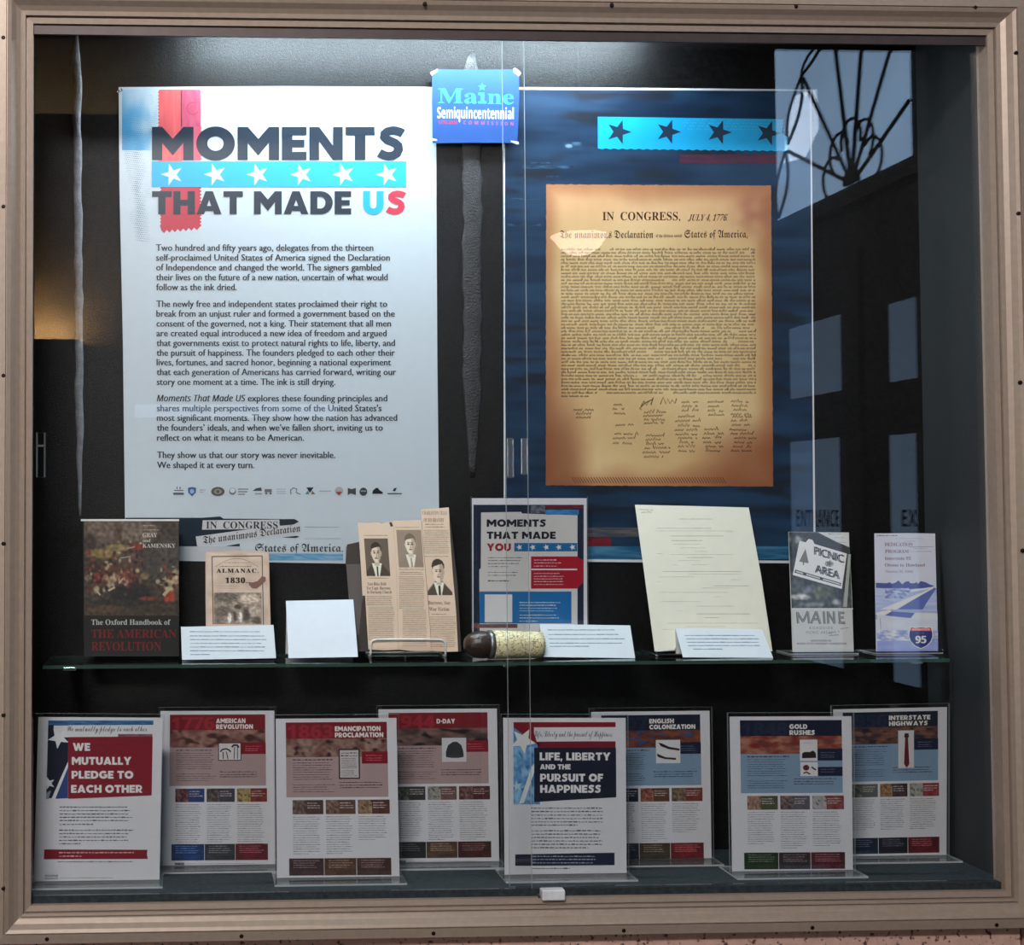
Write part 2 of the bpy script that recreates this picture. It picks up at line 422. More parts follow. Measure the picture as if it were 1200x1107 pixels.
def blobs(bg, bl, nz=0.0, nsc=6, seed=0.0):
    def fn(u, v):
        c = bg(u, v) if callable(bg) else bg
        for (x, y, rx, ry, cc, *rest) in bl:
            soft = rest[0] if rest else 0.5
            d = math.sqrt(((u - x) / rx) ** 2 + ((v - y) / ry) ** 2)
            c = mixc(c, cc, sm((1 - d) / soft))
        if nz:
            k = 1 + nz * noise.noise((u * nsc + seed, v * nsc, seed * 1.7))
            c = tuple(max(0, min(255, x * k)) for x in c)
        return c
    return fn
def streaks(c1, c2, sx, sy, seed=0.0, c3=None):
    def fn(u, v):
        n = noise.noise((u * sx + seed, v * sy, seed)) * .7 + noise.noise((u * sx * 2.7, v * sy * 2.7, seed + 4)) * .5
        c = mixc(c1, c2, sm(n + .5))
        if c3: c = mixc(c, c3, sm((noise.noise((u * sx * 1.7, v * sy * 1.7, seed + 9)) - .15) * 3))
        return c
    return fn

# ================================================================ THE SETTING
BACK_Y = 0.272
FLOOR_Z = at_y(845, 995, BACK_Y).z
CEIL_Z = ZC + 0.88
SHELF_Y0 = 0.105
SHELF_Z = at_y(600, 775.5, SHELF_Y0).z
stone = plain('speckled_pink_stone', (210, 168, 152), 0.7, noise_amt=0.1, scale=60, bump=0.2, bscale=300)
t = stone.node_tree; L = t.links
b = t.nodes['Principled BSDF']; src = b.inputs['Base Color'].links[0].from_socket
n = t.nodes.new('ShaderNodeTexNoise'); n.inputs['Scale'].default_value = 140; n.inputs['Detail'].default_value = 2
L.new(t.nodes['Texture Coordinate'].outputs['Object'], n.inputs['Vector'])
rp = t.nodes.new('ShaderNodeValToRGB'); rp.color_ramp.elements[0].position = 0.60; rp.color_ramp.elements[1].position = 0.68
L.new(n.outputs['Fac'], rp.inputs[0]); mx = t.nodes.new('ShaderNodeMix'); mx.data_type = 'RGBA'
L.new(rp.outputs[0], mx.inputs[0]); L.new(src, mx.inputs[6]); mx.inputs[7].default_value = rgb((88, 60, 52)); L.new(mx.outputs[2], b.inputs['Base Color'])
wall = MB()
o_ = 0.058; gp = 0.004
X0, X1, Z0, Z1 = -W / 2 - .066, W / 2 + .022, ZC - H / 2 - .05, ZC + .9
for lo, hi in (((-3.0, -.004, 0), (X0, .36, 3.8)), ((X1 + .012, -.004, 0), (1.88, .36, 3.8)), ((X0, -.004, 0), (X1, .36, Z0)), ((X0, -.004, Z1), (X1, .36, 3.8))):
    wall.box(lo, hi, stone)
for lo, hi in (((X0, -.004, Z0), (-W / 2 - .03, .028, Z1)), ((-W / 2 - .03, -.004, ZC + H / 2 + .03), (X1, .028, Z1))): wall.box(lo, hi, stone)
setp(wall.build('wall_front'), kind='structure')
dark = plain('dark_panelling', (15, 12, 10), 0.6, noise_amt=0.3, scale=12)
tile = plain('foyer_floor_tile', (32, 29, 27), 0.5, noise_amt=0.2, scale=6)
plaster = plain('foyer_ceiling_paint', (90, 86, 80), 0.9)
brick = plain('brown_wall', (52, 40, 26), 0.8, noise_amt=0.3, scale=9)
XR = 1.9
mb = MB(); mb.box((-3, -6.2, -.1), (XR, 0.36, 0), tile); setp(mb.build('floor'), kind='structure')
mb = MB(); mb.box((-3, -6.2, 3.8), (XR, 0.36, 3.9), plaster); setp(mb.build('ceiling'), kind='structure')
mb = MB(); mb.box((XR, -6.2, 0), (XR + .1, 0.36, 3.8), dark); setp(mb.build('wall_right'), kind='structure')
mb = MB(); mb.box((-3.1, -6.2, 0), (-3, 0.36, 3.8), dark); setp(mb.build('wall_left'), kind='structure')
mb = MB(); mb.box((-3, -6.2, 0), (XR, -6.1, 3.8), brick); setp(mb.build('wall_rear'), kind='structure')

# entrance doors and the fanlight over them, on the right-hand wall: seen only as reflections in the glass
def daylight(name, c, s):
    mt, t, b, L = nt(name)
    b.inputs['Base Color'].default_value = (0.02, 0.02, 0.02, 1); b.inputs['Roughness'].default_value = 0.3
    tc = t.nodes.new('ShaderNodeTexCoord'); n = t.nodes.new('ShaderNodeTexNoise'); n.inputs['Scale'].default_value = 2.5
    L.new(tc.outputs['Object'], n.inputs['Vector'])
    mr = t.nodes.new('ShaderNodeMapRange'); mr.inputs[3].default_value = s * .8; mr.inputs[4].default_value = s * 1.2
    L.new(n.outputs['Fac'], mr.inputs[0]); L.new(mr.outputs[0], b.inputs['Emission Strength'])
    b.inputs['Emission Color'].default_value = c + (1,)
    return mt
sky_glass = daylight('fanlight_sky', (0.44, 0.68, 1.0), 4.6)
door_glass = daylight('door_sky', (0.44, 0.66, 1.0), 1.05)
iron = plain('black_iron', (12, 12, 13), 0.6)
XD = XR - 0.05
def on_door(px, py, X=XD): return mirrored_at_x(px, py, X)
def pane(mb, tl, br, mt, X=XD):
    a = on_door(*tl, X); c = on_door(*br, X)
    y0, y1 = sorted((a.y, c.y)); z0, z1 = sorted((a.z, c.z))
    mb.box((X - .004, y0, z0), (X + .004, y1, z1), mt); return y0, y1, z0, z1
def door(name, px0, px1, lites, letters):
    a = on_door(px0, 593); c = on_door(px1, 593); y0, y1 = sorted((a.y, c.y))
    mb = MB(); mb.box((XD + .005, y0, 0.0), (XR, y1, 2.35), dark); d = mb.build(name); setp(d, kind='structure')
    for tl, br in lites:
        mb = MB(); q = pane(mb, tl, br, door_glass); mb.build('pane', d)
    s = MB(); s.box((XD - .03, y0 + .05, 1.0), (XD - .015, y0 + .08, 1.25), iron); s.build('handle', d)
    txt, tx0, tx1, base, ch = letters
    vs, fs = glyphs(txt, 'sans'); w = max(v[0] for v in vs); lo = min(v[0] for v in vs)
    pts = [on_door(tx0 + (tx1 - tx0) * (v[0] - lo) / (w - lo), base - v[1] * ch / cap('sans'), XD - .006) for v in vs]
    s = MB(); s.add(pts, fs, iron); s.build('sign_lettering', d)
    return d
door('door_1', 905, 1010, [((928, 385), (987, 457)), ((929, 518), (989, 783))], ('ENTRANCE', 935, 985, 617, 20))
door('door_2', 1018, 1100, [((1045, 356), (1076, 442)), ((1046, 510), (1080, 806))], ('EXIT', 1059, 1092, 617, 20))
mb = MB(); zb = on_door(1000, 215).z
ya, yb = sorted((on_door(914, 259).y, on_door(1070, 182).y))
mb.box((XD + .005, ya - .1, zb - .06), (XR, yb + .1, 3.7), dark); win = mb.build('window_1'); setp(win, kind='structure')
mb = MB(); mb.box((XD - .004, ya, zb), (XD + .004, yb, 3.6), sky_glass); mb.build('pane', win)
mb = MB(); P = [on_door(*q, XD - .006) for q in ((930, 112), (958, 103), (961, 150), (945, 184), (920, 190), (923, 150))]  # glowing patch added on the fanlight for a bright spot in the reflection
mb.add(P + [q + Vector((.0015, 0, 0)) for q in P], [tuple(range(6)), tuple(range(11, 5, -1))] + [(i, i + 6, (i + 1) % 6 + 6, (i + 1) % 6) for i in range(6)], daylight('bright_patch_glow', (0.62, 0.78, 1.0), 11)); mb.build('bright_patch', win)
g = MB(); Xg = XD - .03
hub = on_door(1000, 214, Xg)
def gp_(dy, dz): return Vector((Xg, hub.y + dy, hub.z + dz))
for px, py in ((980, 48), (1012, 48), (1048, 48), (1068, 116), (943, 90), (925, 176)):
    g.tube([hub, on_door(px, py, Xg)], 0.0075, iron, 6)
for a0 in (20, 55, 90, 125, 160):
    r0 = 0.16; c = gp_(math.cos(math.radians(a0)) * r0, abs(math.sin(math.radians(a0))) * r0)
    g.tube([c + Vector((0, math.cos(math.radians(a0 - 110 + k * 22)) * .075, math.sin(math.radians(a0 - 110 + k * 22)) * .075)) for k in range(11)], 0.006, iron, 6)
g.tube([gp_(math.cos(k * math.pi / 10) * .045, math.sin(k * math.pi / 10) * .045) for k in range(11)], 0.012, iron, 6)
for (pa, pb) in (((966, 40), (941, 88)), ((941, 88), (925, 168)), ((922, 176), (914, 255))):
    A, B = on_door(*pa, Xg), on_door(*pb, Xg); mid = (A + B) / 2
    for sgn in (-1, 1):
        g.tube([A.lerp(B, k / 10) + Vector((0, sgn * .055 * math.sin(k * math.pi / 10), 0)) for k in range(11)], 0.006, iron, 6)
g.build('iron_grille', win)
# rear wall of the foyer: strip window and a lit ledge
mb = MB(); a = mirrored_at_y(158, 474, -6.08); c = mirrored_at_y(395, 489, -6.08)
mb.box((a.x, -6.1, c.z), (c.x, -6.07, a.z), daylight('strip_window_sky', (0.5, 0.7, 1.0), 1.6)); setp(mb.build('window_2'), kind='structure')
mb = MB(); a = mirrored_at_y(-30, 398, -5.9); c = mirrored_at_y(92, 404, -5.9)
mb.box((a.x, -6.1, c.z), (c.x, -5.86, a.z), dark); setp(mb.build('ridge_lit_1'), kind='structure')
l = bpy.data.lights.new('ledge_lamp_light', 'AREA'); l.shape = 'RECTANGLE'; l.size = 0.5; l.size_y = 0.05; l.energy = 85; l.color = (1.0, 0.72, 0.36)
lo_ = bpy.data.objects.new('ledge_lamp_light', l); COL.objects.link(lo_); lo_.location = (c.x - .28, -5.98, a.z + .012); lo_.rotation_euler = (math.radians(180 + 25), 0, 0)
# bowl pendant of the foyer
pc = mirrored_at_y(680, 284, -3.6)
pend = thing('pendant_lamp', 'pale glass bowl lamp hanging in the foyer, mirrored in the glass over the parchment print', 'lamp', pc)
bowl = daylight('pendant_glass', (1.0, 0.74, 0.62), 7)
mb = MB(); mb.lathe([(0.012, -.055), (0.05, -.045), (.085, -.02), (.105, .01), (.125, .03), (.118, .034), (.08, .03), (.012, .028)], pc, bowl, 28); mb.build('glass_bowl', pend, True)
mb = MB(); mb.tube([pc + Vector((0, 0, .03)), Vector((pc.x, pc.y, 3.8))], .006, iron, 8); mb.build('rod', pend)
mb = MB(); mb.box((-3.0, -5.1, .75), (-2.97, -3.7, 2.35), dark); fill_win = mb.build('fill_window_1'); setp(fill_win, kind='structure')  # made-up window out of view, there to carry the side fill light
mb = MB(); mb.box((-2.97, -5.05, .8), (-2.955, -3.75, 2.3), daylight('side_fill_glow', (1.0, .95, .9), 2.0)); mb.build('pane', fill_win)  # glowing face of the added window
cl = thing('ceiling_light', 'flat panel lamp on the foyer ceiling above the viewer', 'lamp', (-1.15, -3.0, 3.8))
mb = MB(); mb.box((-1.8, -3.4, 3.745), (-.5, -2.6, 3.8), M['white']); mb.build('housing', cl)

# ================================================================ DISPLAY CASE
case = thing('display_case', 'built-in wall display case with bronze metal frame and charcoal lining', 'display case', (0, .1, ZC - H / 2))
prof = [(0, .0105), (0, -.001), (.0092, -.003), (.0098, .0), (.0112, .0), (.0118, -.008), (.0158, -.009), (.0164, -.006), (.020, -.007), (.027, -.012),
        (.034, -.020), (.0395, -.0225), (.0405, -.0195), (.0418, -.0195), (.0425, -.0225), (.0565, -.0215), (.0575, -.018), (.0575, -.004)]
fr = MB(); vs = []; fs = []; npf = len(prof)
for (sx, sz) in ((-1, 1), (1, 1), (1, -1), (-1, -1)):
    for o, y in prof: vs.append((sx * (W / 2 + o), y, ZC + sz * (H / 2 + o)))
for k in range(4):
    for i in range(npf - 1):
        a = k * npf + i; c = ((k + 1) % 4) * npf + i
        fs.append((a, a + 1, c + 1, c))
fr.add(vs, fs, M['frame']); frame = fr.build('frame', case)
bm = bmesh.new(); bm.from_mesh(frame.data); bmesh.ops.recalc_face_normals(bm, faces=bm.faces[:]); bm.to_mesh(frame.data); bm.free()
for (px, py) in ([(4, y) for y in (44, 242, 440, 637, 838, 1041)] + [(1191, 62), (1194, 250), (1196, 448), (1199, 645)] +
                 [(x, 1 + 8 * x / 1200) for x in (498, 717, 933, 1143)] + [(x, 1101 - 18 * x / 1200) for x in (55, 283, 508, 731, 952, 1168)]):
    p = at_y(px, py, -.022); s = MB(); s.lathe([(.0001, -.0012), (.0022, -.0012), (.0034, -.0004), (.0038, .002)], p, M['screw'], 12, ax=(0, 1, 0)); s.build('screw', frame)
XS = W / 2 + .018; XL = .876
def panel(name, lo, hi, mt): mb = MB(); mb.box(lo, hi, mt); return mb.build(name, case)
panel('back_panel', (-XL - .012, BACK_Y, FLOOR_Z - .012), (XS + .012, BACK_Y + .012, CEIL_Z + .012), M['fabric'])
panel('side_panel', (-XL - .012, .066, FLOOR_Z), (-XL, BACK_Y, CEIL_Z), M['side'])
panel('side_panel', (XS, .030, FLOOR_Z), (XS + .012, BACK_Y, CEIL_Z), M['side'])
panel('base_panel', (-XL - .012, .040, FLOOR_Z - .012), (XS + .012, BACK_Y, FLOOR_Z), M['floorfab'])
panel('top_panel', (-XL - .012, .030, CEIL_Z), (XS + .012, BACK_Y, CEIL_Z + .012), M['track'])
zt = at_y(600, 47.5, .008).z
panel('frame_return', (W / 2 + .0002, .0106, FLOOR_Z - .02), (W / 2 + .004, .034, ZC + H / 2 + .02), M['frame'])
panel('upper_track', (-W / 2 + .0005, .0035, zt), (W / 2 - .0005, .0098, ZC + H / 2 - .0005), M['track'])
panel('lower_track', (-W / 2 + .0005, .0105, FLOOR_Z - .01), (W / 2 - .0005, .0398, FLOOR_Z + .0025), M['floorfab'])
M['ridge_lit'] = plain('liner_ridge_highlight', (120, 122, 126), 0.45, noise_amt=.3, scale=60, bump=.4, bscale=300)  # highlight along the left ridge, put into a pale liner colour
M['bulge'] = plain('liner_bulge', (38, 38, 40), 0.55, noise_amt=.4, scale=80, bump=.5, bscale=300)  # lighter than the liner so the middle ridge looks lit
for xs, y0_, y1_, w_, mt in ((93, 40, 605, 10, 'ridge_lit'), (553, 62, 560, 24, 'bulge')):      # vertical ridges where the liner bulges over a joint
    r = MB(); top = at_y(xs - (3 if xs < 200 else 0), y0_, BACK_Y); bot = at_y(xs + 1, y1_, BACK_Y); pts = []; rr = []
    for k in range(41):
        q = top.lerp(bot, k / 40)
        pts.append((q.x + .004 * noise.noise((k * .35, xs, 0)), BACK_Y, q.z)); rr.append(w_ / 2 * 1.55e-3 * (1 + (.35 if xs < 200 else .2) * noise.noise((k * .7, xs, 3))) * min(1, .3 + k * .3) * min(1, .25 + (40 - k) * .09))
    r.tube(pts, rr, M[mt], 14); r.v = [Vector((v.x, BACK_Y + (v.y - BACK_Y) * (.55 if xs < 200 else .14), v.z)) for v in r.v]
    r.build('liner_seam', case, True)

# sliding glass and its fittings
def slide(label, x0, x1, y0, pulls):
    z0, z1 = FLOOR_Z + .003, ZC + H / 2 + .012
    g = MB(); g.box((x0, y0, z0), (x1, y0 + .006, z1), M['glass'])
    g.m[4 if x1 < W / 2 - .01 else 5] = g.mi(M['glass_edge'])
    o = g.build('sliding_glass_pane'); setp(o, label, 'glass pane', 'sliding panes of the case')
    for x, (ya, yb) in pulls:
        p0 = at_y(600, ya, y0).z; p1 = at_y(600, yb, y0).z
        s = MB(); s.bevel_box((x - .0062, y0 - .004, p1), (x + .0062, y0 - .0001, p1 + (p0 - p1)), M['base_acrylic'], .0018)
        s.build('finger_pull', o)
    return o
xl = at_y(618.3, 500, .013).x; xr = at_y(592.4, 500, .022).x
pane_l = slide('left sliding glass pane, in front of the white poster', -W / 2 + .001, xl, .011, [(xl - .007, (513, 556))])
s = MB(); p0 = at_y(48, 507, .011); p1 = at_y(48, 559, .011); xm = p0.x
s.tube([(xm - .0065, .0085, p0.z), (xm + .0065, .0085, p0.z), (xm + .0065, .0085, p1.z), (xm - .0065, .0085, p1.z)], .0016, M['pull'], 6, True)
s.tube([(xm - .0065, .0085, p0.z - .022), (xm + .0065, .0085, p0.z - .022)], .002, M['chrome'], 6)
s.build('finger_pull', pane_l)
slide('right sliding glass pane, in front of the parchment print', xr, W / 2 - .001, .020, [(xr + .007, (513, 560))])
lk = at_y(648, 1049, .002); lock = thing('showcase_lock', 'small white lock clamped on the bottom edge of the glass', 'lock', lk)
s = MB(); s.bevel_box((lk.x - .021, -.010, lk.z - .0055), (lk.x + .018, .0095, lk.z + .012), M['white'], .002); s.build('body', lock)
s = MB(); s.tube([(lk.x - .026, .002, lk.z - .001), (lk.x - .020, .002, lk.z - .001)], .004, M['chrome'], 12); s.build('cylinder', lock)

# strip lamp above the opening
lamp = thing('strip_lamp', 'cool white strip lamp hidden above the case opening', 'lamp', (-.12, .195, CEIL_Z))
s = MB(); s.bevel_box((-.57, .165, CEIL_Z - .028), (.33, .225, CEIL_Z - .0005), M['white'], .004); s.build('housing', lamp)

# glass shelf
sx0, sx1 = at_y(50, 777, SHELF_Y0).x, at_y(1113, 777, SHELF_Y0).x
g = MB(); g.box((sx0, SHELF_Y0, SHELF_Z - .006), (sx1, BACK_Y - .006, SHELF_Z), M['shelf'], M['shelf_edge'], 2)
shelf = g.build('glass_shelf'); setp(shelf, 'long clear glass shelf across the middle of the case', 'shelf')
for x in (at_y(80, 777, SHELF_Y0).x, at_y(602, 777, SHELF_Y0).x, at_y(1085, 777, SHELF_Y0).x):
    s = MB(); s.bevel_box((x - .012, SHELF_Y0 + .03, SHELF_Z - .013), (x + .012, BACK_Y - .0002, SHELF_Z - .0062), M['chrome'], .002); s.build('shelf_bracket', shelf)

# ================================================================ POSTERS ON THE BACK PANEL
def wall_sheet(dy=.0015, g=1.0, org=(0, 0), k=1.0): return Sheet((0, BACK_Y - dy, ZC), (0, -1, 0), g, org, k)
INK = (40, 52, 66); CY = (48, 176, 226); RED = (206, 64, 84)
p = wall_sheet(.0016)
p.slab([(139, 102), (330, 101), (511, 102), (511.5, 240), (512.5, 420), (514.5, 600), (512, 662), (330, 659), (147, 656), (144, 400), (140, 220)], (204, 216, 225))
def haft(seed, c, dens, fade):               # halftone wash in the corner, as dots of ink
    def fn(u, v): return mixc((226, 228, 231), c, dens(u, v))
    return fn
WP = (204, 216, 225)
p.picture(143, 105, 183, 176, lambda u, v: mixc(WP, (88, 168, 216), sm((.35 + .75 * v) * (1.25 - u) + .3 * noise.noise((u * 3, v * 4, 1)) - .1 * (u > .8))), 24, 36, 1)
for j in range(72):
    for i in range(19):
        x = 144 + i * 2.15 + (j % 2) * 1.07; y = 108 + j * 2.45 + i * .25
        if x > 184 or y > 283: continue
        if y < 176: w = sm(.25 + .5 * (y - 120) / 60 * (1.15 - i / 16) + .4 * noise.noise((i * .3, j * .12, 5))) * .8; c = (62, 140, 194)
        else: w = sm(.62 - abs(i / 19 - .30 - (y - 180) * .0022) * 1.5 + .35 * noise.noise((i * .3, j * .12, 5))) * .85; c = (104, 132, 154)
        if w > .15: p.disc(x, y, .25 + .72 * w, .25 + .72 * w, c, 2, 6)
def brush(x0, x1, y0, y1, c, L, zl=1.6, zr=3.2, slant=0, zb=0):
    n = int((y1 - y0) / 2); pts = []
    for i in range(n + 1): pts.append((x1 + (zr if i % 2 else 0) - slant * .0, y0 + (y1 - y0) * i / n))
    if zb:
        k = 14
        for i in range(1, k): pts.append((x1 - (x1 - x0) * i / k, y1 + (zb if i % 2 else 0) + slant * i / k))
    for i in range(n, -1, -1): pts.append((x0 - (zl if i % 2 else 0), y0 + (y1 - y0) * i / n + (slant if i == n else 0)))
    p.poly(pts, c, L)
p.picture(186.5, 105, 213, 190, streaks((238, 112, 112), (228, 92, 98), 5, 2, 3), 14, 12, 3)
p.picture(212, 105, 235, 150, streaks((206, 96, 122), (196, 78, 104), 4, 3, 4), 12, 12, 3)
brush(186.5, 233, 106, 188, (228, 96, 102), 2); brush(212, 234, 148, 188, (214, 96, 116), 3.2, 0, 3)
brush(189, 234, 218, 266, (196, 62, 80), 2, 1.5, 2.4, 4, 3.4)
p.stroke([(226 + 7 * math.cos(.6 + i * .42), 127 + 7 * math.sin(.6 + i * .42)) for i in range(12)], 1.6, (180, 74, 100), 4)
p.fat('MOMENTS', 178.2, 474.6, 187.6, 39.0, INK, 7)
p.rect(178, 189, 476, 219, CY, 6)
for x in (201, 251.5, 301.5, 352.5, 402, 453): p.star(x + .8, 204.5, 13.5, (214, 220, 226), -.30, 7, .38)
p.fat('THAT MADE', 178.2, 411.5, 251, 27, INK, 7)
p.fat('U', 425.5, 449.5, 251, 27.2, CY, 7); p.fat('S', 452.5, 476, 251, 27.2, RED, 7)
BODY = [(293.8, 1035, 'Two hundred and fifty years ago, delegates from the thirteen'), (305.4, 1110, 'self-proclaimed United States of America signed the Declaration'),
        (316.8, 1070, 'of Independence and changed the world. The signers gambled'), (328.4, 1100, 'their lives on the future of a new nation, uncertain of what would'),
        (340.0, 415, 'follow as the ink dried.'), (359.6, 1098, 'The newly free and independent states proclaimed their right to'),
        (371.0, 1132, 'break from an unjust ruler and formed a government based on the'), (382.6, 1115, 'consent of the governed, not a king. Their statement that all men'),
        (394.0, 1095, 'are created equal introduced a new idea of freedom and argued'), (405.4, 1133, 'that governments exist to protect natural rights to life, liberty, and'),
        (416.8, 1133, 'the pursuit of happiness. The founders pledged to each other their'), (428.0, 1115, 'lives, fortunes, and sacred honor, beginning a national experiment'),
        (439.4, 1138, 'that each generation of Americans has carried forward, writing our'), (451.0, 862, 'story one moment at a time. The ink is still drying.'),
        (470.2, 1098, None), (481.8, 1072, "shares multiple perspectives from some of the United States's"),
        (493.0, 1143, 'most significant moments. They show how the nation has advanced'), (504.6, 1078, 'the founders’ ideals, and when we’ve fallen short, inviting us to'),
        (516.4, 720, 'reflect on what it means to be American.'), (536.6, 862, 'They show us that our story was never inevitable.'), (548.4, 495, 'We shaped it at every turn.')]
for y, e, s_ in BODY:
    x1 = 170 + e / 3.871; x0 = 183 + (y - 290) * .005
    if s_: p.text(s_, x0, x1, y, 7.6, (44, 50, 58), 'plain', 6, bold=.28, res=2)
    else:
        p.text('Moments That Made US', x0, 287.5, y, 7.6, (44, 50, 58), 'sansit', 6, bold=.26, res=2)
        p.text('explores these founding principles and', 290.5, x1, y, 7.6, (44, 50, 58), 'plain', 6, bold=.28, res=2)
# row of small emblems
E1 = (84, 92, 104); E2 = (30, 36, 44)
p.rect(204, 574, 215, 575, E1, 6); p.rect(203, 577.2, 215.5, 579.6, E1, 6); p.rect(207, 570, 208, 573, E1, 6); p.rect(210.5, 570, 211.5, 573, E1, 6)
p.poly([(220.3, 571.5), (225, 570.5), (229.7, 571.5), (229.5, 577), (225, 581.5), (220.5, 577)], (60, 92, 140), 6); p.disc(225, 575.5, 2.6, 2.8, (150, 180, 210), 7)
p.rect(234, 573.5, 241, 574.5, (160, 164, 172), 6); p.rect(234, 576, 239, 577, (170, 174, 180), 6)
p.disc(255.3, 575.8, 8, 5.4, (92, 90, 88), 6); p.disc(255.3, 575.8, 4.6, 3, (150, 146, 138), 7); p.disc(255.3, 575.8, 2, 1.6, (80, 80, 82), 8)
p.disc(272.5, 575.5, 4, 4.2, (120, 124, 130), 6); p.disc(272.5, 574.6, 3.1, 2.9, (216, 220, 226), 7)
for yy, w in ((573, 12), (576, 11), (579, 8)): p.rect(279, yy - .6, 279 + w, yy + .6, (116, 122, 132), 6)
p.poly([(296, 575), (300, 572), (306, 571), (307, 575)], (70, 76, 84), 6); p.rect(299, 578, 307, 579.2, (130, 134, 142), 6)
p.rect(310, 573, 318.5, 576.5, (110, 116, 124), 6); p.disc(312, 578, 1.5, 1.3, (110, 116, 124), 6); p.disc(317, 578, 1.5, 1.3, (110, 116, 124), 6)
for yy in (573, 575.5, 578): p.rect(324, yy - .4, 335, yy + .4, (170, 174, 182), 6)
p.stroke([(341, 579), (340.5, 574), (344, 571.5), (348, 573), (347, 577), (352, 579)], 1.3, (112, 118, 126), 6)
p.poly([(359, 571), (367.5, 571), (363.2, 577.5)], E2, 6); p.poly([(357.5, 579), (361, 574.5), (362.5, 579)], (96, 130, 140), 6); p.poly([(364.5, 579), (366, 574.5), (369.5, 579)], (130, 110, 90), 6)
p.rect(374, 574.6, 388, 575.8, (160, 164, 172), 6)
p.disc(397.3, 575.2, 5, 5, (176, 172, 178), 6); p.poly([(393.5, 576), (401, 576), (397.3, 580.5)], (148, 54, 54), 7)
p.poly([(407.5, 571.5), (412, 573), (417, 571.5), (417, 580), (411, 578), (407.5, 580)], (72, 74, 76), 6)
p.disc(425.8, 576, 4.6, 4.8, (58, 62, 66), 6); p.rect(422.5, 574.5, 429, 576, (150, 156, 160), 7)
p.poly([(436, 578.5), (437, 574.5), (440.5, 571.5), (443, 571.5), (444.5, 574), (448.5, 576.5), (448.5, 578.5)], E2, 6)
p.rect(454, 577.6, 471, 579, (66, 72, 80), 6); p.poly([(460, 575), (462, 571.8), (465, 571.5), (463, 575.5)], E2, 6)
# torn paper strips and stripes along the foot
NV = (22, 40, 56)
p.poly([(147, 606.5), (237, 606.5), (258, 605), (262, 607.5), (330, 608), (346, 611), (342, 615), (330, 616), (240, 632), (232, 640), (148, 640)], NV, 1)
p.poly([(147.5, 640), (282, 640), (284, 648), (382, 648), (382, 656.5), (147.2, 655.5)], (196, 200, 206), 2)
p.picture(283, 648.5, 402, 656.5, streaks((74, 150, 200), (150, 190, 214), 5, 3, 8), 24, 4, 3)
p.rect(148, 639.5, 209, 645.5, (150, 156, 164), 3)
p.poly([(237.5, 609.5), (327.5, 608.6), (327.5, 619.5), (236.8, 620.5)], (206, 208, 211), 4)
p.poly([(229.3, 628.5), (352, 611.6), (353.5, 624), (231, 640)], (206, 208, 211), 5)
p.poly([(328, 608.2), (345, 608), (350.5, 611), (344, 614.5), (328, 616)], (42, 46, 52), 6); p.poly([(330, 629.5), (348, 627.6), (351, 629), (346, 630.3)], (42, 46, 52), 6)
p.poly([(264, 639.6), (281, 636.8), (281, 640)], (42, 46, 52), 6)
p.text('IN  CONGRESS', 241.5, 325.5, 619.2, 8.2, (52, 52, 54), 'serif', 7)
p.text('The unanimous Declaration', 238, 352, 637.0, 9.0, (50, 50, 52), 'black', 7, dy=-14.5)
p.text('States of America.', 299, 402, 646.5, 9.8, (50, 48, 50), 'black', 7)
p.lines(357, 400, [617.5, 631], .8, (150, 152, 158), 7)
p.picture(405, 640, 420, 656, streaks((120, 120, 122), (190, 192, 196), 2, 9, 6), 6, 10, 4)
poster1 = p.build('poster', 'tall white poster headed MOMENTS THAT MADE US with a cyan star stripe', 'poster', 'gloss', 'large posters on the back of the case')
def pin(par, px, py, r=.003):
    q = at_y(px, py, BACK_Y - .004); s = MB(); s.lathe([(.0001, -.002), (r * .7, -.0015), (r, .0), (r * .6, .0015), (r * .5, .003)], q, M['chrome'], 12, ax=(0, 1, 0)); s.build('push_pin', par)
pin(poster1, 142, 105.5); pin(poster1, 138.5, 107)

def tape(par, pts, dy, c=(235, 240, 244)):
    q = Sheet((0, BACK_Y - dy, ZC), (0, -1, 0)); q.slab(pts, c, .0002); return q.build('tape', None, None, 'gloss', parent=par)
p = wall_sheet(.0012)
p.slab([(590, 102), (770, 103), (951, 104.8), (953, 380), (956, 660), (770, 659), (590.5, 657)], (222, 224, 228))
p.picture(591.8, 104.8, 949.5, 655.5, streaks((18, 40, 64), (34, 62, 90), 3, 26, 2, (26, 34, 46)), 60, 120, 1,
          warp=lambda u, v: (591.8 + u * (357.3 + 4.2 * v) + .2 * v, 104.8 + v * 549.5 + u * (2 + .6 * v)))
c_ = (26, 178, 236)
n_ = 46; edge = [(923 - (923 - 700.5) * i / n_, 173.6 + (1.3 if i % 2 else 0) + (923 - 700.5) * (1 - i / n_) * .012) for i in range(n_ + 1)]
p.poly([(700.5, 136.8), (918, 139.5), (916, 156), (923.5, 161)] + edge, c_, 3)
for i in range(36):
    for j in range(4):
        x = 800 + i * 3.3 + j; y = 139.8 + j * 3.6 + i * .03
        if i > 26 - j * 3 or (i + j) % 3: p.rect(x, y, x + 1.5, y + 1.1, (96, 196, 226), 4)
for x, y in ((725, 154.5), (783, 154.4), (842.5, 155), (900, 156)): p.star(x, y, 15, (34, 54, 76), .32, 5, .40)
p.picture(796, 181, 912, 191.5, streaks((92, 34, 52), (60, 38, 60), 4, 3, 5), 24, 5, 3)
p.picture(591.5, 618, 765, 629, streaks((60, 64, 74), (110, 106, 104), 5, 3, 5), 30, 6, 3)
p.picture(591.5, 630, 716, 639.5, streaks((142, 34, 46), (104, 30, 44), 5, 3, 6), 30, 6, 3)
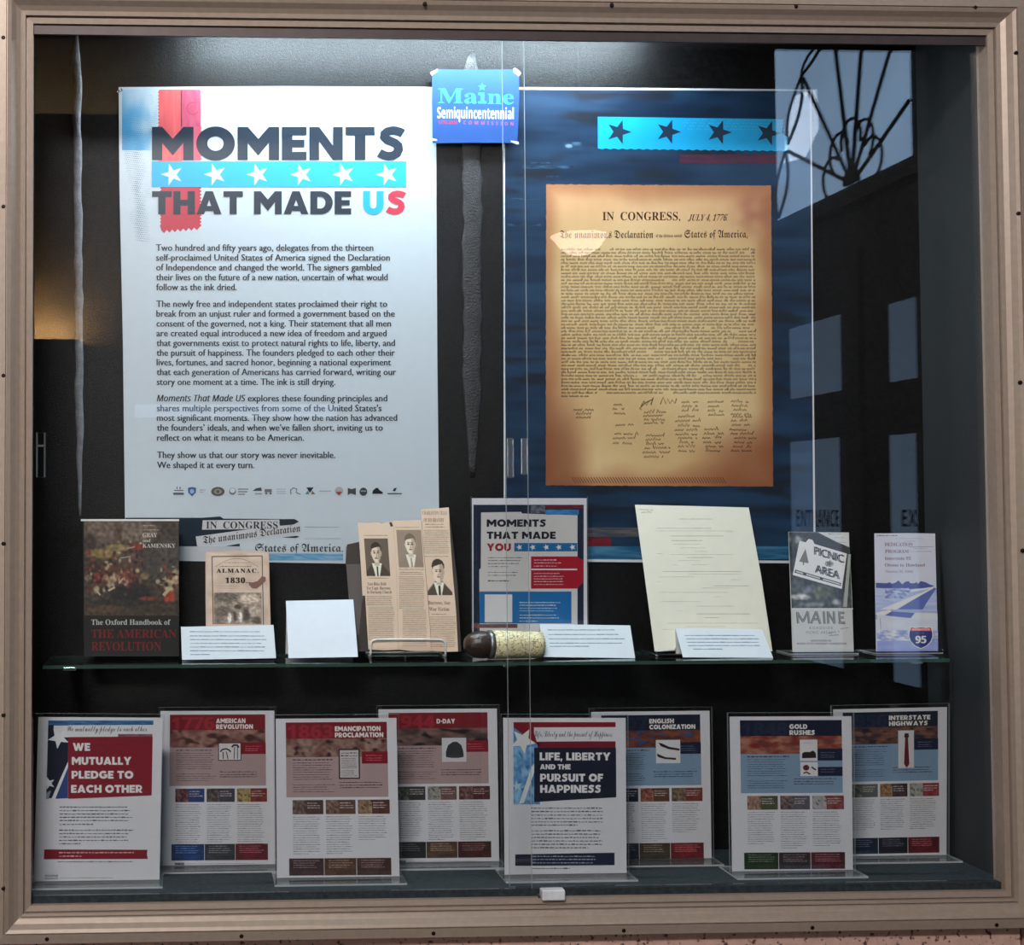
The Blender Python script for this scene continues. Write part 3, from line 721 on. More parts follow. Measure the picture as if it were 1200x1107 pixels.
p.picture(591.5, 640, 954, 655, streaks((28, 84, 124), (74, 130, 160), 8, 4, 7), 60, 8, 3)
for (y, x0, x1, h) in ((194, 612, 672, 3.4), (206, 640, 655, 1.6), (232, 600, 634, 2), (262, 594, 634, 2.5), (190, 622, 645, 1.4)):
    p.picture(x0, y, x1, y + h, streaks((16, 32, 50), (60, 96, 124), 4, 2, y * .1), 16, 3, 2)
p.picture(660, 166, 682, 176, blobs((34, 62, 88), [(.3, .5, .25, .3, (120, 150, 170)), (.7, .2, .3, .3, (70, 100, 126))]), 12, 8, 2)
# parchment
def parch(u, v):
    e = min(u, 1 - u, v * 1.25, (1 - v) * 1.25)
    c = mixc((212, 182, 134), (196, 160, 112), sm(.5 + noise.noise((u * 2.4, v * 3, 3))))
    c = mixc(c, (206, 146, 108), sm((.25 - v) * 3.2) * .75)
    c = mixc(c, (150, 92, 58), sm((.10 - e) * 9 + .35 * noise.noise((u * 6, v * 7, 8))) * .75)
    c = mixc(c, (120, 66, 42), sm(1.4 - math.hypot((u - .02) / .16, (v - .97) / .3)) * .75)
    c = mixc(c, (126, 68, 42), sm(1.4 - math.hypot((u - .98) / .3, (v - .96) / .17)) * .75)
    c = mixc(c, (140, 78, 58), sm(1.2 - math.hypot((u - .93) / .13, (v - .09) / .1)) * .65 * (.6 + .6 * noise.noise((u * 14, v * 25, 2))))
    return tuple(v * k for v, k in zip(c, (1.12, 1.16, 1.18)))
PQ = ((640, 216), (903.5, 217.5), (906, 570), (639.5, 568.5))
def pw(u, v):
    (a, b), (c, d), (e, f), (g, h) = PQ
    jx = .8 * noise.noise((v * 60, u, 1)); jy = .8 * noise.noise((u * 50, v, 4))
    return ((a * (1 - u) + c * u) * (1 - v) + (g * (1 - u) + e * u) * v + jx, (b * (1 - u) + d * u) * (1 - v) + (h * (1 - u) + f * u) * v + jy)
p.picture(0, 0, 1, 1, parch, 90, 120, 6, warp=pw)
BRN = (74, 48, 30)
p.text('IN  CONGRESS,', 706, 797, 258, 9.6, BRN, 'serif', 8); p.text('JULY 4, 1776.', 806, 852, 258.5, 7.2, BRN, 'serif', 8, shear=.3)
p.text('The unanimous Declaration', 656, 765.5, 279, 9.2, BRN, 'black', 8); p.text('of the thirteen united', 768.5, 799, 278, 4, BRN, 'black', 8)
p.text('States of America,', 802, 876, 278.5, 9.2, BRN, 'black', 8)
DK = (52, 36, 24)
for i in range(44):
    y = 293 + i * 4.0; x0 = 657 + i * .01; x1 = 884.5 + i * .03
    if i == 43: x1 = 690
    x = x0
    while x < x1 - 3:
        e = x1 if random.random() < .7 else random.uniform(x + 40, x1)
        e = min(e, x1); p.scribble(x, e, y, 3.7, DK, 8, w=.95, step=1.05, gap=.25); x = e + (random.uniform(6, 14) if e < x1 else 1)
p.scribble(750, 792, 475, 11, DK, 8, w=1.1, step=3.2, gap=.3, dy=-3)
for (x, y, n_, w, st) in ((673, 481, 3, 22, 4.6), (718, 475, 3, 18, 5), (718, 499, 1, 30, 5), (718, 509, 3, 30, 5.4), (754, 484, 4, 30, 4.2), (754, 511, 6, 30, 5),
                          (796, 472, 3, 26, 5), (792, 489, 5, 28, 5.2), (794, 514, 4, 26, 5), (829, 472, 4, 20, 5), (824, 504, 6, 25, 5), (857, 471, 4, 22, 5), (855, 489, 4, 26, 5), (857, 509, 5, 30, 5)):
    for k in range(n_): p.scribble(x + random.uniform(-2, 3), x + w * random.uniform(.75, 1.05), y + k * st, 4.6, DK, 8, w=.9, step=1.9, gap=.35, dy=random.uniform(-1, 1))
p.stroke([(752, 480), (749, 479), (756, 472), (764, 468)], .9, DK, 8)
for i in range(56): p.stroke([(670 + i * 3.2, 559), (674.5 + i * 3.2, 566)], .9, (104, 66, 44), 8)
poster2 = p.build('poster', 'tall navy poster showing a browned parchment declaration under a cyan star strip', 'poster', 'gloss', 'large posters on the back of the case')
tape(poster2, [(938, 105), (944.5, 104), (947, 110), (944, 113)], .0028)

p = Sheet((0, BACK_Y - .012, ZC), (0, -1, 0), 1.0, (500, 70), 10)
p.slab([(65, 140), (130, 110), (560, 118), (1040, 112), (1082, 170), (1085, 480), (1062, 975), (560, 972), (70, 978), (62, 500)], (46, 84, 150), .0008)
MC = (60, 178, 236); p.text('Ma', 135, 590, 506, 170, MC, 'serif', 3, dy=5); p.text('ne', 716, 1020, 516, 170, MC, 'serif', 3, dy=6)
p.rect(632, 385, 676, 500, MC, 3); p.rect(606, 385, 650, 412, MC, 3.3); p.rect(604, 488, 702, 512, MC, 3.3)
p.star(650, 318, 50, MC, 0, 3.5, .42)
p.text('Semiquincentennial', 124, 1020, 684, 130, (232, 236, 240), 'sans', 4, dy=12)
p.text('1776-2026', 136, 360, 752, 38, (196, 60, 84), 'sans', 3, dy=4); p.text('COMMISSION', 432, 1018, 754, 40, (178, 96, 136), 'sans', 3, dy=18, sp=1.9)
sign = p.build('sign', 'small square blue sign reading Maine Semiquincentennial, taped between the posters', 'sign', 'gloss')
for pts in ([(40, 150), (125, 108), (135, 128), (62, 185)], [(1020, 100), (1045, 98), (1108, 155), (1080, 190), (1018, 145)], [(45, 915), (120, 932), (122, 950), (52, 948)], [(985, 945), (1075, 960), (1082, 985), (1060, 990), (990, 962)]):
    q = Sheet((0, BACK_Y - .0125, ZC), (0, -1, 0), 1.0, (500, 70), 10); q.slab(pts, (230, 236, 240), .0003); q.build('tape', None, None, 'gloss', parent=sign)

# ================================================================ THINGS ON THE GLASS SHELF
def lean(px, Y, deg, yaw=0.0, g=1.0, org=(0, 0), k=1.0, raise_=0.0005):
    """a plane standing on the shelf at depth Y, leaning back by deg degrees"""
    b = Vector((at_y(px, 768, Y).x, Y, SHELF_Z + raise_)); t = math.radians(deg); a = math.radians(yaw)
    n = Vector((math.sin(a) * math.cos(t), -math.cos(a) * math.cos(t), math.sin(t)))
    return Sheet(b, n, g, org, k)
def extrude(sh, pts, d0, d1, mt, name, parent):
    """a solid behind a sheet, between the depths d0 and d1"""
    mb = MB(); n = len(pts)
    vs = [sh.q(a, b, -d0) for a, b in pts] + [sh.q(a, b, 0) - Vector((sh.n.x, sh.n.y, 0)).normalized() * d1 for a, b in pts]
    mb.add(vs, [list(range(n)), list(range(2 * n - 1, n - 1, -1))] + [(i, n + i, n + (i + 1) % n, (i + 1) % n) for i in range(n)], mt)
    return mb.build(name, parent)
def prop(sh, pts_top, pts_foot, mt, name, parent, r=.0012):
    mb = MB()
    for (a, b), (c, d) in zip(pts_top, pts_foot):
        A = sh.q(a, b, -.003); B = sh.q(c, d, -.003); back = Vector((B.x, min(B.y + .06, BACK_Y - .004), SHELF_Z + r))
        mb.tube([A, back], r, mt, 6); mb.tube([Vector((B.x, B.y, SHELF_Z + r)), back], r, mt, 6)
    return mb.build(name, parent)

# book
p = lean(150, .185, 3, 0, 1.5, (85, 600), 6.15)
bk = thing('book', 'dark hardback handbook with a battle scene on its cover, at the shelf end', 'book', p.q(400, 1040))
cov = [(74, 62), (766, 62), (768, 1038), (82, 1038)]
p.slab(cov, (26, 27, 26), .003)
bb = [(.2, .08, .5, .2, (96, 84, 74)), (.55, .1, .3, .16, (104, 92, 82)), (.06, .22, .1, .12, (52, 42, 36)), (.36, .14, .06, .2, (74, 60, 48)), (.2, .34, .25, .07, (120, 104, 58)), (.36, .28, .18, .05, (130, 112, 72)),
      (.56, .27, .10, .04, (120, 40, 34)), (.5, .40, .13, .1, (84, 62, 60)), (.78, .45, .35, .2, (58, 54, 50)), (.9, .3, .2, .12, (66, 62, 58)), (.3, .55, .35, .16, (72, 44, 34)), (.1, .52, .1, .12, (36, 28, 24)), (.14, .62, .05, .1, (128, 44, 32)),
      (.31, .60, .05, .07, (168, 146, 116)), (.28, .68, .05, .05, (172, 150, 122)), (.39, .62, .04, .05, (160, 136, 110)), (.46, .6, .1, .1, (122, 52, 48)), (.22, .6, .05, .05, (150, 118, 92)), (.13, .72, .04, .06, (164, 148, 120)),
      (.5, .78, .3, .16, (22, 24, 28)), (.64, .58, .06, .05, (120, 98, 74)), (.78, .64, .03, .04, (150, 140, 120)), (.9, .68, .08, .1, (176, 158, 122)), (.96, .58, .05, .1, (168, 150, 122)), (.9, .80, .08, .08, (156, 58, 38)), (.68, .82, .14, .03, (110, 48, 40)),
      (.2, .93, .3, .05, (72, 54, 40)), (.7, .93, .3, .05, (44, 42, 32)), (.4, .86, .5, .04, (30, 34, 28))]
RB_ = random.Random(11)
for i in range(150):
    u, v = RB_.uniform(.02, .62), RB_.gauss(.56, .11)
    if i % 4 == 0: u, v = RB_.uniform(.8, 1), RB_.gauss(.62, .1)
    if i % 7 == 0: u, v = RB_.uniform(.02, .6), RB_.uniform(.2, .45)
    cc = RB_.choice([(150, 132, 108), (118, 98, 80), (96, 40, 34), (110, 46, 38), (34, 28, 28), (26, 24, 26), (70, 52, 42), (164, 148, 122), (84, 66, 50), (30, 30, 36)])
    bb.append((u, v, RB_.uniform(.012, .035), RB_.uniform(.012, .045), cc, .7))
bb = [(x, y, rx, ry, mixc(c, (70, 58, 50), .22), *r) for (x, y, rx, ry, c, *r) in bb]
p.picture(84, 66, 766, 745, blobs((58, 50, 44), bb, .4, 26, 3), 110, 110, 1)
for pts, c, w in (([(345, 330), (420, 318)], (130, 118, 106), 9), ([(390, 262), (450, 248)], (140, 120, 106), 8), ([(335, 512), (362, 478)], (160, 146, 122), 10), ([(165, 552), (200, 598)], (150, 142, 122), 12), ([(655, 600), (690, 560), (718, 545)], (158, 146, 116), 22), ([(258, 566), (305, 540)], (158, 142, 120), 16)):
    p.stroke(pts, w, c, 2)
LT = (176, 172, 166)
for tx, x0, x1, y, h in (('EDITED BY', 508, 596, 105, 16), ('E. G.', 508, 630, 136, 17), ('GRAY', 505, 610, 180, 30), ('and', 506, 562, 215, 22), ('KAMENSKY', 505, 742, 255, 28)):
    if tx in ('EDITED BY', 'E. G.'): p.lines(x0, x1, [y - 8], 10, (150, 146, 138), 3, .05)
    else: p.text(tx, x0, x1, y, h, LT, 'serif', 3)
p.text('The Oxford Handbook of', 135, 706, 811, 38, (160, 162, 160), 'serif', 3); p.text('THE AMERICAN', 135, 748, 905, 60, (96, 25, 24), 'serif', 3); p.text('REVOLUTION', 135, 640, 997, 62, (96, 25, 24), 'serif', 3)
p.rect(60, 50, 768, 64, (226, 226, 226), 1)
p.build('cover', None, None, 'semi', parent=bk)
paper = plain('page_paper', (205, 198, 184), 0.8)
extrude(p, [(84, 66), (760, 66), (762, 1032), (90, 1032)], .0032, .030, paper, 'pages', bk)
extrude(p, [(74, 62), (766, 62), (768, 1038), (82, 1038)], .0302, .033, M['black'], 'back_cover', bk)

# almanac and its caption card
p = lean(280, .19, 10, 0, 1.55, (225, 640), 7.909)
TAN = (176, 154, 138)
alm = [(124, 52), (330, 44), (640, 38), (712, 60), (718, 300), (736, 1018), (500, 1020), (132, 1016), (126, 500)]
p.slab(alm, TAN, .0022)
p.picture(135, 60, 705, 728, streaks((166, 146, 130), (186, 168, 152), 3, 4, 6), 20, 24, .5)
for a, b in (((185, 95), (650, 88)), ((650, 88), (662, 725)), ((185, 95), (197, 722))): p.stroke([a, b], 9, (84, 70, 62), 2)
p.lines(300, 540, [152], 9, (110, 94, 84), 2, .02); p.lines(260, 560, [186], 12, (104, 88, 78), 2, .02)
p.stroke([(215 + 400 * i / 10, 190 - 78 * math.sin(math.pi * i / 10)) for i in range(11)], 5, (140, 120, 106), 2)
p.text('ALMANAC.', 228, 618, 245, 38, (36, 30, 26), 'serif', 3, sp=1.3, bold=2); p.text('1830.', 312, 512, 340, 48, (34, 28, 24), 'serif', 3, sp=1.2, bold=3)
for yy in (368, 388): p.lines(215, 480, [yy], 6, (140, 122, 108), 2)
p.poly([(520, 330), (560, 335), (610, 320), (650, 275), (682, 285), (684, 320), (640, 360), (600, 392), (560, 390), (530, 360)], (108, 80, 72), 3)
p.picture(203, 428, 645, 722, blobs((128, 116, 104), [(.25, .14, .35, .2, (92, 86, 80)), (.75, .2, .3, .2, (170, 156, 140)), (.2, .6, .25, .2, (96, 86, 78)), (.33, .8, .05, .2, (214, 204, 190)), (.56, .78, .05, .22, (206, 196, 184)), (.44, .75, .05, .2, (70, 62, 56)), (.68, .7, .1, .3, (74, 66, 60)), (.85, .6, .15, .2, (150, 138, 124)), (.9, .88, .14, .14, (84, 76, 68)), (.12, .9, .14, .2, (104, 94, 86)), (.5, .45, .1, .1, (70, 62, 56))], .35, 22, 5), 40, 28, 2)
p.build('almanac', 'small tan almanac booklet dated 1830 behind a caption card', 'booklet', 'matte')
def card(label, foot, corners, deg, lines, fl=.03):
    p = lean(foot[0], foot[1], deg, 0, 1.06); tl, tr, br, bl = corners
    p.slab([tl, tr, br, bl], (214, 224, 230), .0006)
    for i, (y, x0, x1) in enumerate(lines):
        t = (y - tl[1]) / (bl[1] - tl[1]); sh = (bl[0] - tl[0]) * t
        p.lines(x0 + sh, x1 + sh, [y + 0], 1.3, (120, 140, 158), 2, .06, wl=(4, 11))
    o = p.build('caption_card', label, 'card', 'matte', 'small caption cards on the shelf')
    A, B = p.q(*tl, -.001), p.q(*tr, -.001); C, D = p.q(*bl, -.001), p.q(*br, -.001)   # folded back flap of the tent card
    mb = MB(); dy = Vector((0, .035, 0))
    P = [A, B, Vector((D.x, B.y + fl, C.z)), Vector((C.x, A.y + fl, C.z))]
    mb.add(P + [q + Vector((0, .0006, 0)) for q in P], [(0, 1, 2, 3), (7, 6, 5, 4), (0, 4, 5, 1), (1, 5, 6, 2), (2, 6, 7, 3), (3, 7, 4, 0)], M['white'])
    mb.build('back_flap', o)
    return o
card('white caption card in front of the tan almanac', (268, .150), ((212, 734.3), (320.5, 732), (323.5, 771), (213.3, 773)), 25,
     [(740, 222, 305), (745, 222, 312), (749.3, 222, 314), (753.7, 222, 310), (758, 222, 313), (762.4, 222, 312), (766.8, 222, 248)], .012)
p = lean(378, .152, 30, 0, 1.06); p.slab([(335, 703.8), (414, 702.2), (419.5, 769.5), (338, 771)], (216, 224, 232), .0006)
o = p.build('card', 'blank square white card between the almanac and the clippings', 'card', 'matte')
mb = MB(); A, B, C, D = p.q(336, 704.8, -.001), p.q(413, 703.2, -.001), p.q(338, 771, -.001), p.q(419.5, 769.5, -.001)
P = [A, B, Vector((D.x, B.y + .02, C.z)), Vector((C.x, A.y + .02, C.z))]
mb.add(P + [q + Vector((0, .0006, 0)) for q in P], [(0, 1, 2, 3), (7, 6, 5, 4), (0, 4, 5, 1), (1, 5, 6, 2), (2, 6, 7, 3), (3, 7, 4, 0)], M['white']); mb.build('back_flap', o)
card('white caption card beside the engraved horn', (690, .148), ((632.3, 731), (738.5, 732.6), (744.3, 771), (637, 769.5)), 28,
     [(738, 641, 725), (743.3, 641, 727), (748.4, 641, 731), (753.5, 641, 729), (757.2, 641, 688)])
card('white caption card in front of the typed letter', (852, .140), ((791.5, 736.2), (893, 737), (906, 770.6), (800.3, 770)), 34,
     [(744.5, 800, 885), (748.5, 801, 889), (752.4, 801, 886), (756.3, 801, 889), (760.4, 806, 842)], .002)

# newspaper clippings on a backing board in a wire easel
def clip_plane(d): 
    q = lean(475, .195, 9, 0, 1.6, (405, 585), 5.68, .004); q.p0 = q.p0 + q.n * d; return q
p = clip_plane(-.003)
p.slab([(10, 300), (100, 280), (120, 165), (500, 140), (690, 70), (745, 560), (770, 1012), (40, 1012), (60, 640), (0, 430)], (58, 52, 48), .003)
p.poly([(3, 432), (100, 430), (125, 640), (108, 690), (88, 900), (30, 900), (20, 640)], (84, 78, 76), 1)
p.build('backing_board', 'dark backing board behind the newspaper clippings', 'board', 'matte')
def portrait(hair, skin, coat, bg, tie, hx=.5, hy=.36, s=1.0, base=1.0):
    def fn(u, v):
        c = bg
        if v > .62: 
            w = .18 + (v - .62) * 1.25
            c = mixc(c, coat, sm((w - abs(u - hx)) * 12))
            if abs(u - hx) < .14 * (1.25 - v) / .4 and v > .66: c = (206, 196, 182)
            if abs(u - hx - .01) < .035 + .02 * (v - .7) and v > .74: c = tie
        if abs(u - hx) < .10 and .5 < v < .72: c = mixc(skin, (90, 78, 68), .25)
        d = math.hypot((u - hx) / (.185 * s), (v - hy) / (.245 * s))
        dh = math.hypot((u - hx) / (.205 * s), (v - hy + .115 * s) / (.155 * s))
        if dh < 1 and v < hy + .02: c = hair
        ear = math.hypot((abs(u - hx) - .19 * s) / .03, (v - hy - .02) / .06)
        if ear < 1: c = mixc(skin, (90, 80, 70), .3)
        if d < 1:
            f = skin
            if u > hx + .06: f = mixc(skin, (110, 96, 84), .45)
            if v < hy - .135 * s - .15 * (u - hx) * s + .5 * max(0, abs(u - hx) - .12 * s): f = hair
            for sx in (-1, 1):
                if math.hypot((u - hx - sx * .075) / .045, (v - hy - .0) / .022) < 1: f = (70, 60, 52)
                if abs(v - (hy - .045)) < .012 and abs(u - hx - sx * .075) < .055: f = (62, 52, 46)
            if abs(u - hx - .02) < .02 and hy < v < hy + .09: f = mixc(skin, (100, 86, 74), .5)
            if abs(v - (hy + .145)) < .014 and abs(u - hx) < .065: f = (104, 76, 66)
            if abs(v - (hy + .10)) < .010 and abs(u - hx) < .035: f = mixc(skin, (90, 76, 66), .6)
            c = f
        return c
    return fn
NP = (190, 170, 150); NT = (112, 98, 86)
def clipping(label, outline, d):
    p = clip_plane(d); p.slab(outline, NP, .0003); return p
p = clipping('', [(80, 155), (150, 158), (196, 150), (240, 160), (288, 148), (300, 182), (318, 178), (336, 420), (346, 760), (352, 1000), (250, 1005), (152, 998), (130, 640), (112, 640), (104, 480), (92, 300)], .0)
p.picture(122, 260, 300, 510, portrait((58, 48, 42), (196, 180, 162), (70, 62, 54), (92, 82, 72), (60, 52, 46), .47, .38, 1.05), 44, 60, 2, warp=lambda u, v: (122 + u * 158 + v * 18, 260 + v * 250))
p.lines(118, 280, [240], 5, NT, 2, .02); p.lines(150, 290, [524], 5, NT, 2, .1)
p.text('Last Rites Held', 146, 270, 572, 20, (84, 70, 60), 'serif', 2); p.text('For Capt. Burrows', 140, 298, 600, 20, (84, 70, 60), 'serif', 2); p.text('In Harmony Church', 142, 306, 626, 20, (84, 70, 60), 'serif', 2)
p.lines(140, 316, [645 + i * 9.5 for i in range(7)], 4, NT, 2, .08); p.lines(152, 328, [716 + i * 9.5 for i in range(24)], 3.6, NT, 2, .08)
p.build('newspaper_clipping', 'yellowed newspaper clipping with a portrait left of the fold', 'newspaper clipping', 'cutting', 'newspaper clippings on the easel')
p = clipping('', [(304, 142), (400, 140), (505, 136), (515, 300), (545, 640), (575, 1008), (460, 1010), (353, 1000), (347, 760), (337, 430), (320, 190)], .0006)
p.picture(337, 203, 522, 452, portrait((104, 92, 80), (206, 190, 170), (128, 114, 100), (132, 118, 104), (150, 136, 120), .52, .38, 1.05), 44, 60, 2, warp=lambda u, v: (337 + u * 165 + v * 18, 203 + v * 249))
p.lines(330, 500, [186], 4, NT, 2, .05); p.text('Word Received of Death', 356, 520, 470, 9, NT, 'serif', 2); p.lines(360, 520, [486, 498], 6, NT, 2, .15); p.lines(356, 528, [514 + i * 9.5 for i in range(23)], 3.6, NT, 2, .08)
p.lines(380, 545, [736 + i * 9.5 for i in range(26)], 3.4, NT, 2, .08)
p.build('newspaper_clipping', 'middle newspaper clipping with a paler portrait near its top', 'newspaper clipping', 'cutting', 'newspaper clippings on the easel')
p = clipping('', [(503, 66), (600, 60), (687, 53), (696, 250), (712, 480), (735, 740), (749, 1012), (660, 1014), (576, 1008), (548, 640), (517, 300)], .0012)
p.text('CHARLESTON TELLS', 512, 674, 102, 24, (120, 106, 92), 'serif', 2); p.text('OF HIS BRAVERY', 520, 656, 150, 24, (104, 90, 78), 'serif', 2)
p.lines(530, 660, [166, 184], 8, NT, 2, .1); p.lines(520, 690, [206 + i * 9.5 for i in range(17)], 3.6, NT, 2, .08); p.lines(524, 690, [380], 5, NT, 2, .02)
p.picture(540, 390, 712, 637, portrait((62, 52, 46), (196, 178, 160), (76, 66, 58), (188, 168, 148), (54, 46, 42), .48, .36, 1.25), 44, 60, 2, warp=lambda u, v: (532 + u * 164 + v * 16, 390 + v * 247))
p.text('Burrows, Son', 550, 696, 700, 24, (92, 78, 66), 'serif', 2); p.text('War Victim', 556, 690, 742, 24, (92, 78, 66), 'serif', 2); p.lines(572, 680, [764], 5, NT, 2); p.lines(562, 735, [780 + i * 9.5 for i in range(22)], 3.4, NT, 2, .08)
p.build('newspaper_clipping', 'taller narrow newspaper clipping on the right with a cut-out portrait', 'newspaper clipping', 'cutting', 'newspaper clippings on the easel')
p = clip_plane(.0045)
def Q(a, b, l=0): return p.q(a, b, l)
ea = thing('wire_easel', 'white wire easel holding up the newspaper clippings', 'easel', Q(415, 1040))
s = MB(); zf = SHELF_Z + .0022
def down(v): return Vector((v.x, v.y, zf))
c1 = [Q(166, 1020), Q(168, 960), Q(176, 942), Q(200, 934), Q(400, 932), Q(630, 934), Q(652, 942), Q(662, 960), Q(665, 1020)]
s.tube([down(c1[0])] + c1 + [down(c1[-1])], .0021, M['wire'], 8); s.build('front_loop', ea, True)
s = MB()
for e in (c1[0], c1[-1]): s.tube([down(e), Vector((e.x, e.y + .062, zf))], .0021, M['wire'], 8)
s.tube([Vector((c1[0].x, c1[0].y + .062, zf)), Vector((c1[-1].x, c1[-1].y + .062, zf))], .0021, M['wire'], 8); s.build('foot', ea, True)
s = MB(); top = p.q(415, 500, -.016); s.tube([Vector((top.x, c1[0].y + .062, zf)), top], .0018, M['wire'], 8); s.build('back_strut', ea, True)

# typed letter on a wire easel
p = lean(836, .182, 16, 0, 1.36, (735, 580), 5.533, .004)
CR = (206, 205, 190)
p.slab([(50, 62), (400, 70), (788, 80), (868, 520), (942, 1012), (560, 1010), (178, 1012), (110, 500)], CR, .0005)
GY = (166, 165, 154)
for y, x0, x1 in ((155, 340, 560), (215, 190, 560), (232, 180, 700), (238, 640, 690), (265, 280, 640), (295, 290, 500), (318, 300, 480), (342, 350, 510), (365, 440, 520), (380, 190, 230), (385, 280, 700), (405, 390, 560), (424, 330, 480), (450, 420, 530), (452, 290, 330), (495, 230, 740), (512, 400, 740), (530, 210, 440), (548, 670, 740), (560, 190, 225), (588, 560, 790), (602, 480, 690), (630, 220, 660), (660, 560, 600), (690, 220, 480), (720, 450, 700), (750, 320, 360), (770, 450, 800), (795, 500, 600), (830, 260, 880), (852, 380, 640), (870, 230, 300)):
    p.lines(x0, x1, [y], 4.5, GY if random.random() > .3 else (138, 137, 128), 2, .05, wl=(5, 18))
p.scribble(76, 165, 96, 18, (120, 116, 108), 2, w=3, dy=4); p.scribble(90, 155, 114, 14, (110, 106, 100), 2, w=3)
p.build('typed_letter', 'tall cream sheet of faded typing leaning back on an easel', 'letter', 'matte')
pe = lean(836, .182, 16, 0, 1, (735, 580), 5.533, .004)
ea2 = thing('wire_easel', 'low wire easel under the cream typed letter', 'easel', pe.q(560, 1020))
s = MB(); a0 = pe.q(180, 1016, .002); a1 = pe.q(930, 1016, .002)
s.tube([Vector((a0.x, a0.y + .01, zf)), Vector((a0.x, a0.y - .012, zf)), pe.q(176, 1016, .008), pe.q(300, 1012, .008)], .0016, M['wire'], 8)
s.tube([pe.q(300, 1012, .008), pe.q(322, 950, .006), pe.q(345, 1020, .008)], .0016, M['wire'], 8)
s.build('front_loop', ea2, True)
s = MB()
for e in (a0, a1): s.tube([Vector((e.x, e.y - .006, zf)), Vector((e.x, min(e.y + .08, BACK_Y - .006), zf))], .0018, M['black'], 8)
s.tube([Vector((a0.x, a0.y - .004, zf + .001)), Vector((a1.x, a1.y - .004, zf + .001))], .0018, M['black'], 8); s.build('foot', ea2, True)
s = MB(); top = pe.q(500, 560, -.004); s.tube([Vector((top.x, min(a0.y + .08, BACK_Y - .006), zf)), top], .0018, M['black'], 8); s.build('back_strut', ea2, True)

# brochures
def stand(label, sh, x0, x1, foot, h):
    o = thing('brochure_stand', label, 'stand', sh.q((x0 + x1) / 2, foot))
    s = MB(); A, B = sh.q(x0, foot, .001), sh.q(x1, foot, .001)
    for k, (dy0, dy1, z1) in enumerate(((-.010, -.008, .009), (-.010, .055, .0025))):
        s.box((A.x - .003, A.y + dy0, SHELF_Z + .0004), (B.x + .003, min(A.y + dy1, BACK_Y - .004), SHELF_Z + z1), M['acrylic'] , M['acrylic_edge'], 1 if k == 0 else 2)
    s.build('lip', o)
    s = MB(); C, D = sh.q(x0 + 30, foot - h, -.004), sh.q(x1 - 30, foot - h, -.004); E, G = sh.q(x0 + 30, foot, -.004), sh.q(x1 - 30, foot, -.004)
    dn = -sh.n * .002; P = [E, G, D, C]
    s.add(P + [v + dn for v in P], [(0, 1, 2, 3), (7, 6, 5, 4)], M['acrylic']); s.add(P + [v + dn for v in P], [(0, 4, 5, 1), (1, 5, 6, 2), (2, 6, 7, 3), (3, 7, 4, 0)], M['acrylic_edge'])
    s.build('back_rest', o)
    s = MB(); s.bevel_box((A.x - .010, A.y - .0115, SHELF_Z + .0035), (B.x + .010, A.y - .0102, SHELF_Z + .0055), M['black'], .0004); s.build('lip_edge', o)
    return o
HOLD[0] = SHELF_Z + .0032
p = lean(965, .195, 6, 0, 1.55, (915, 610), 6.33, .003)
p.slab([(57, 82), (280, 83), (505, 85), (528, 560), (542, 985), (300, 985), (88, 985), (70, 480)], (176, 178, 176), .0008)
p.picture(60, 84, 520, 648, blobs((66, 68, 66), [(.55, .8, .25, .12, (78, 82, 66)), (.15, .85, .2, .05, (150, 152, 150)), (.35, .95, .25, .04, (112, 114, 114)), (.1, .1, .15, .06, (130, 132, 130)), (.3, .75, .15, .08, (92, 94, 100)), (.75, .92, .1, .05, (120, 122, 122)), (.06, .3, .1, .3, (52, 54, 54))], .6, 16, 2), 40, 48, 1, warp=lambda u, v: (58 + u * 448 + v * 22, 84 + v * 565))
p.poly([(275, 86), (505, 88), (508, 196), (420, 160)], (186, 188, 186), 2); p.lines(350, 460, [98], 7, (90, 90, 90), 3); p.lines(400, 490, [126, 160], 4, (140, 140, 140), 3)
p.poly([(165, 92), (270, 94), (506, 205), (508, 250), (240, 170), (160, 118)], (58, 58, 58), 3)
p.poly([(498, 245), (520, 250), (490, 640), (456, 640), (470, 480)], (150, 154, 148), 3); p.poly([(488, 250), (500, 250), (462, 640), (448, 640)], (62, 64, 62), 3)
p.poly([(138, 148), (185, 160), (205, 135), (235, 142), (250, 172), (490, 244), (452, 506), (88, 402)], (206, 208, 204), 4)
p.poly([(183, 208), (206, 315), (172, 310), (172, 328), (162, 327), (162, 308), (135, 302)], (104, 108, 100), 5)
p.text('PICNIC', 250, 466, 250, 58, (48, 48, 48), 'plain', 5, bold=5, dy=64); p.text('AREA', 256, 434, 382, 58, (48, 48, 48), 'plain', 5, bold=5, dy=52)
p.disc(358, 320, 34, 22, (150, 152, 148), 5); p.star(358, 318, 30, (96, 98, 96), .3, 6)
p.poly([(106, 362), (448, 462), (444, 484), (100, 384)], (58, 58, 58), 5)
for x0, x1 in ((112, 165), (188, 290), (312, 440)): p.poly([(x0, 369 + (x0 - 106) * .292), (x1, 369 + (x1 - 106) * .292), (x1, 379 + (x1 - 106) * .292), (x0, 379 + (x0 - 106) * .292)], (180, 182, 180), 6)
p.rect(82, 648, 536, 656, (190, 192, 190), 3)
def log(a, b, w=17): p.stroke([a, b], w, (88, 92, 88), 4); p.stroke([(a[0] + 2, a[1]), (b[0] + 2, b[1])], w * .35, (130, 134, 130), 5)
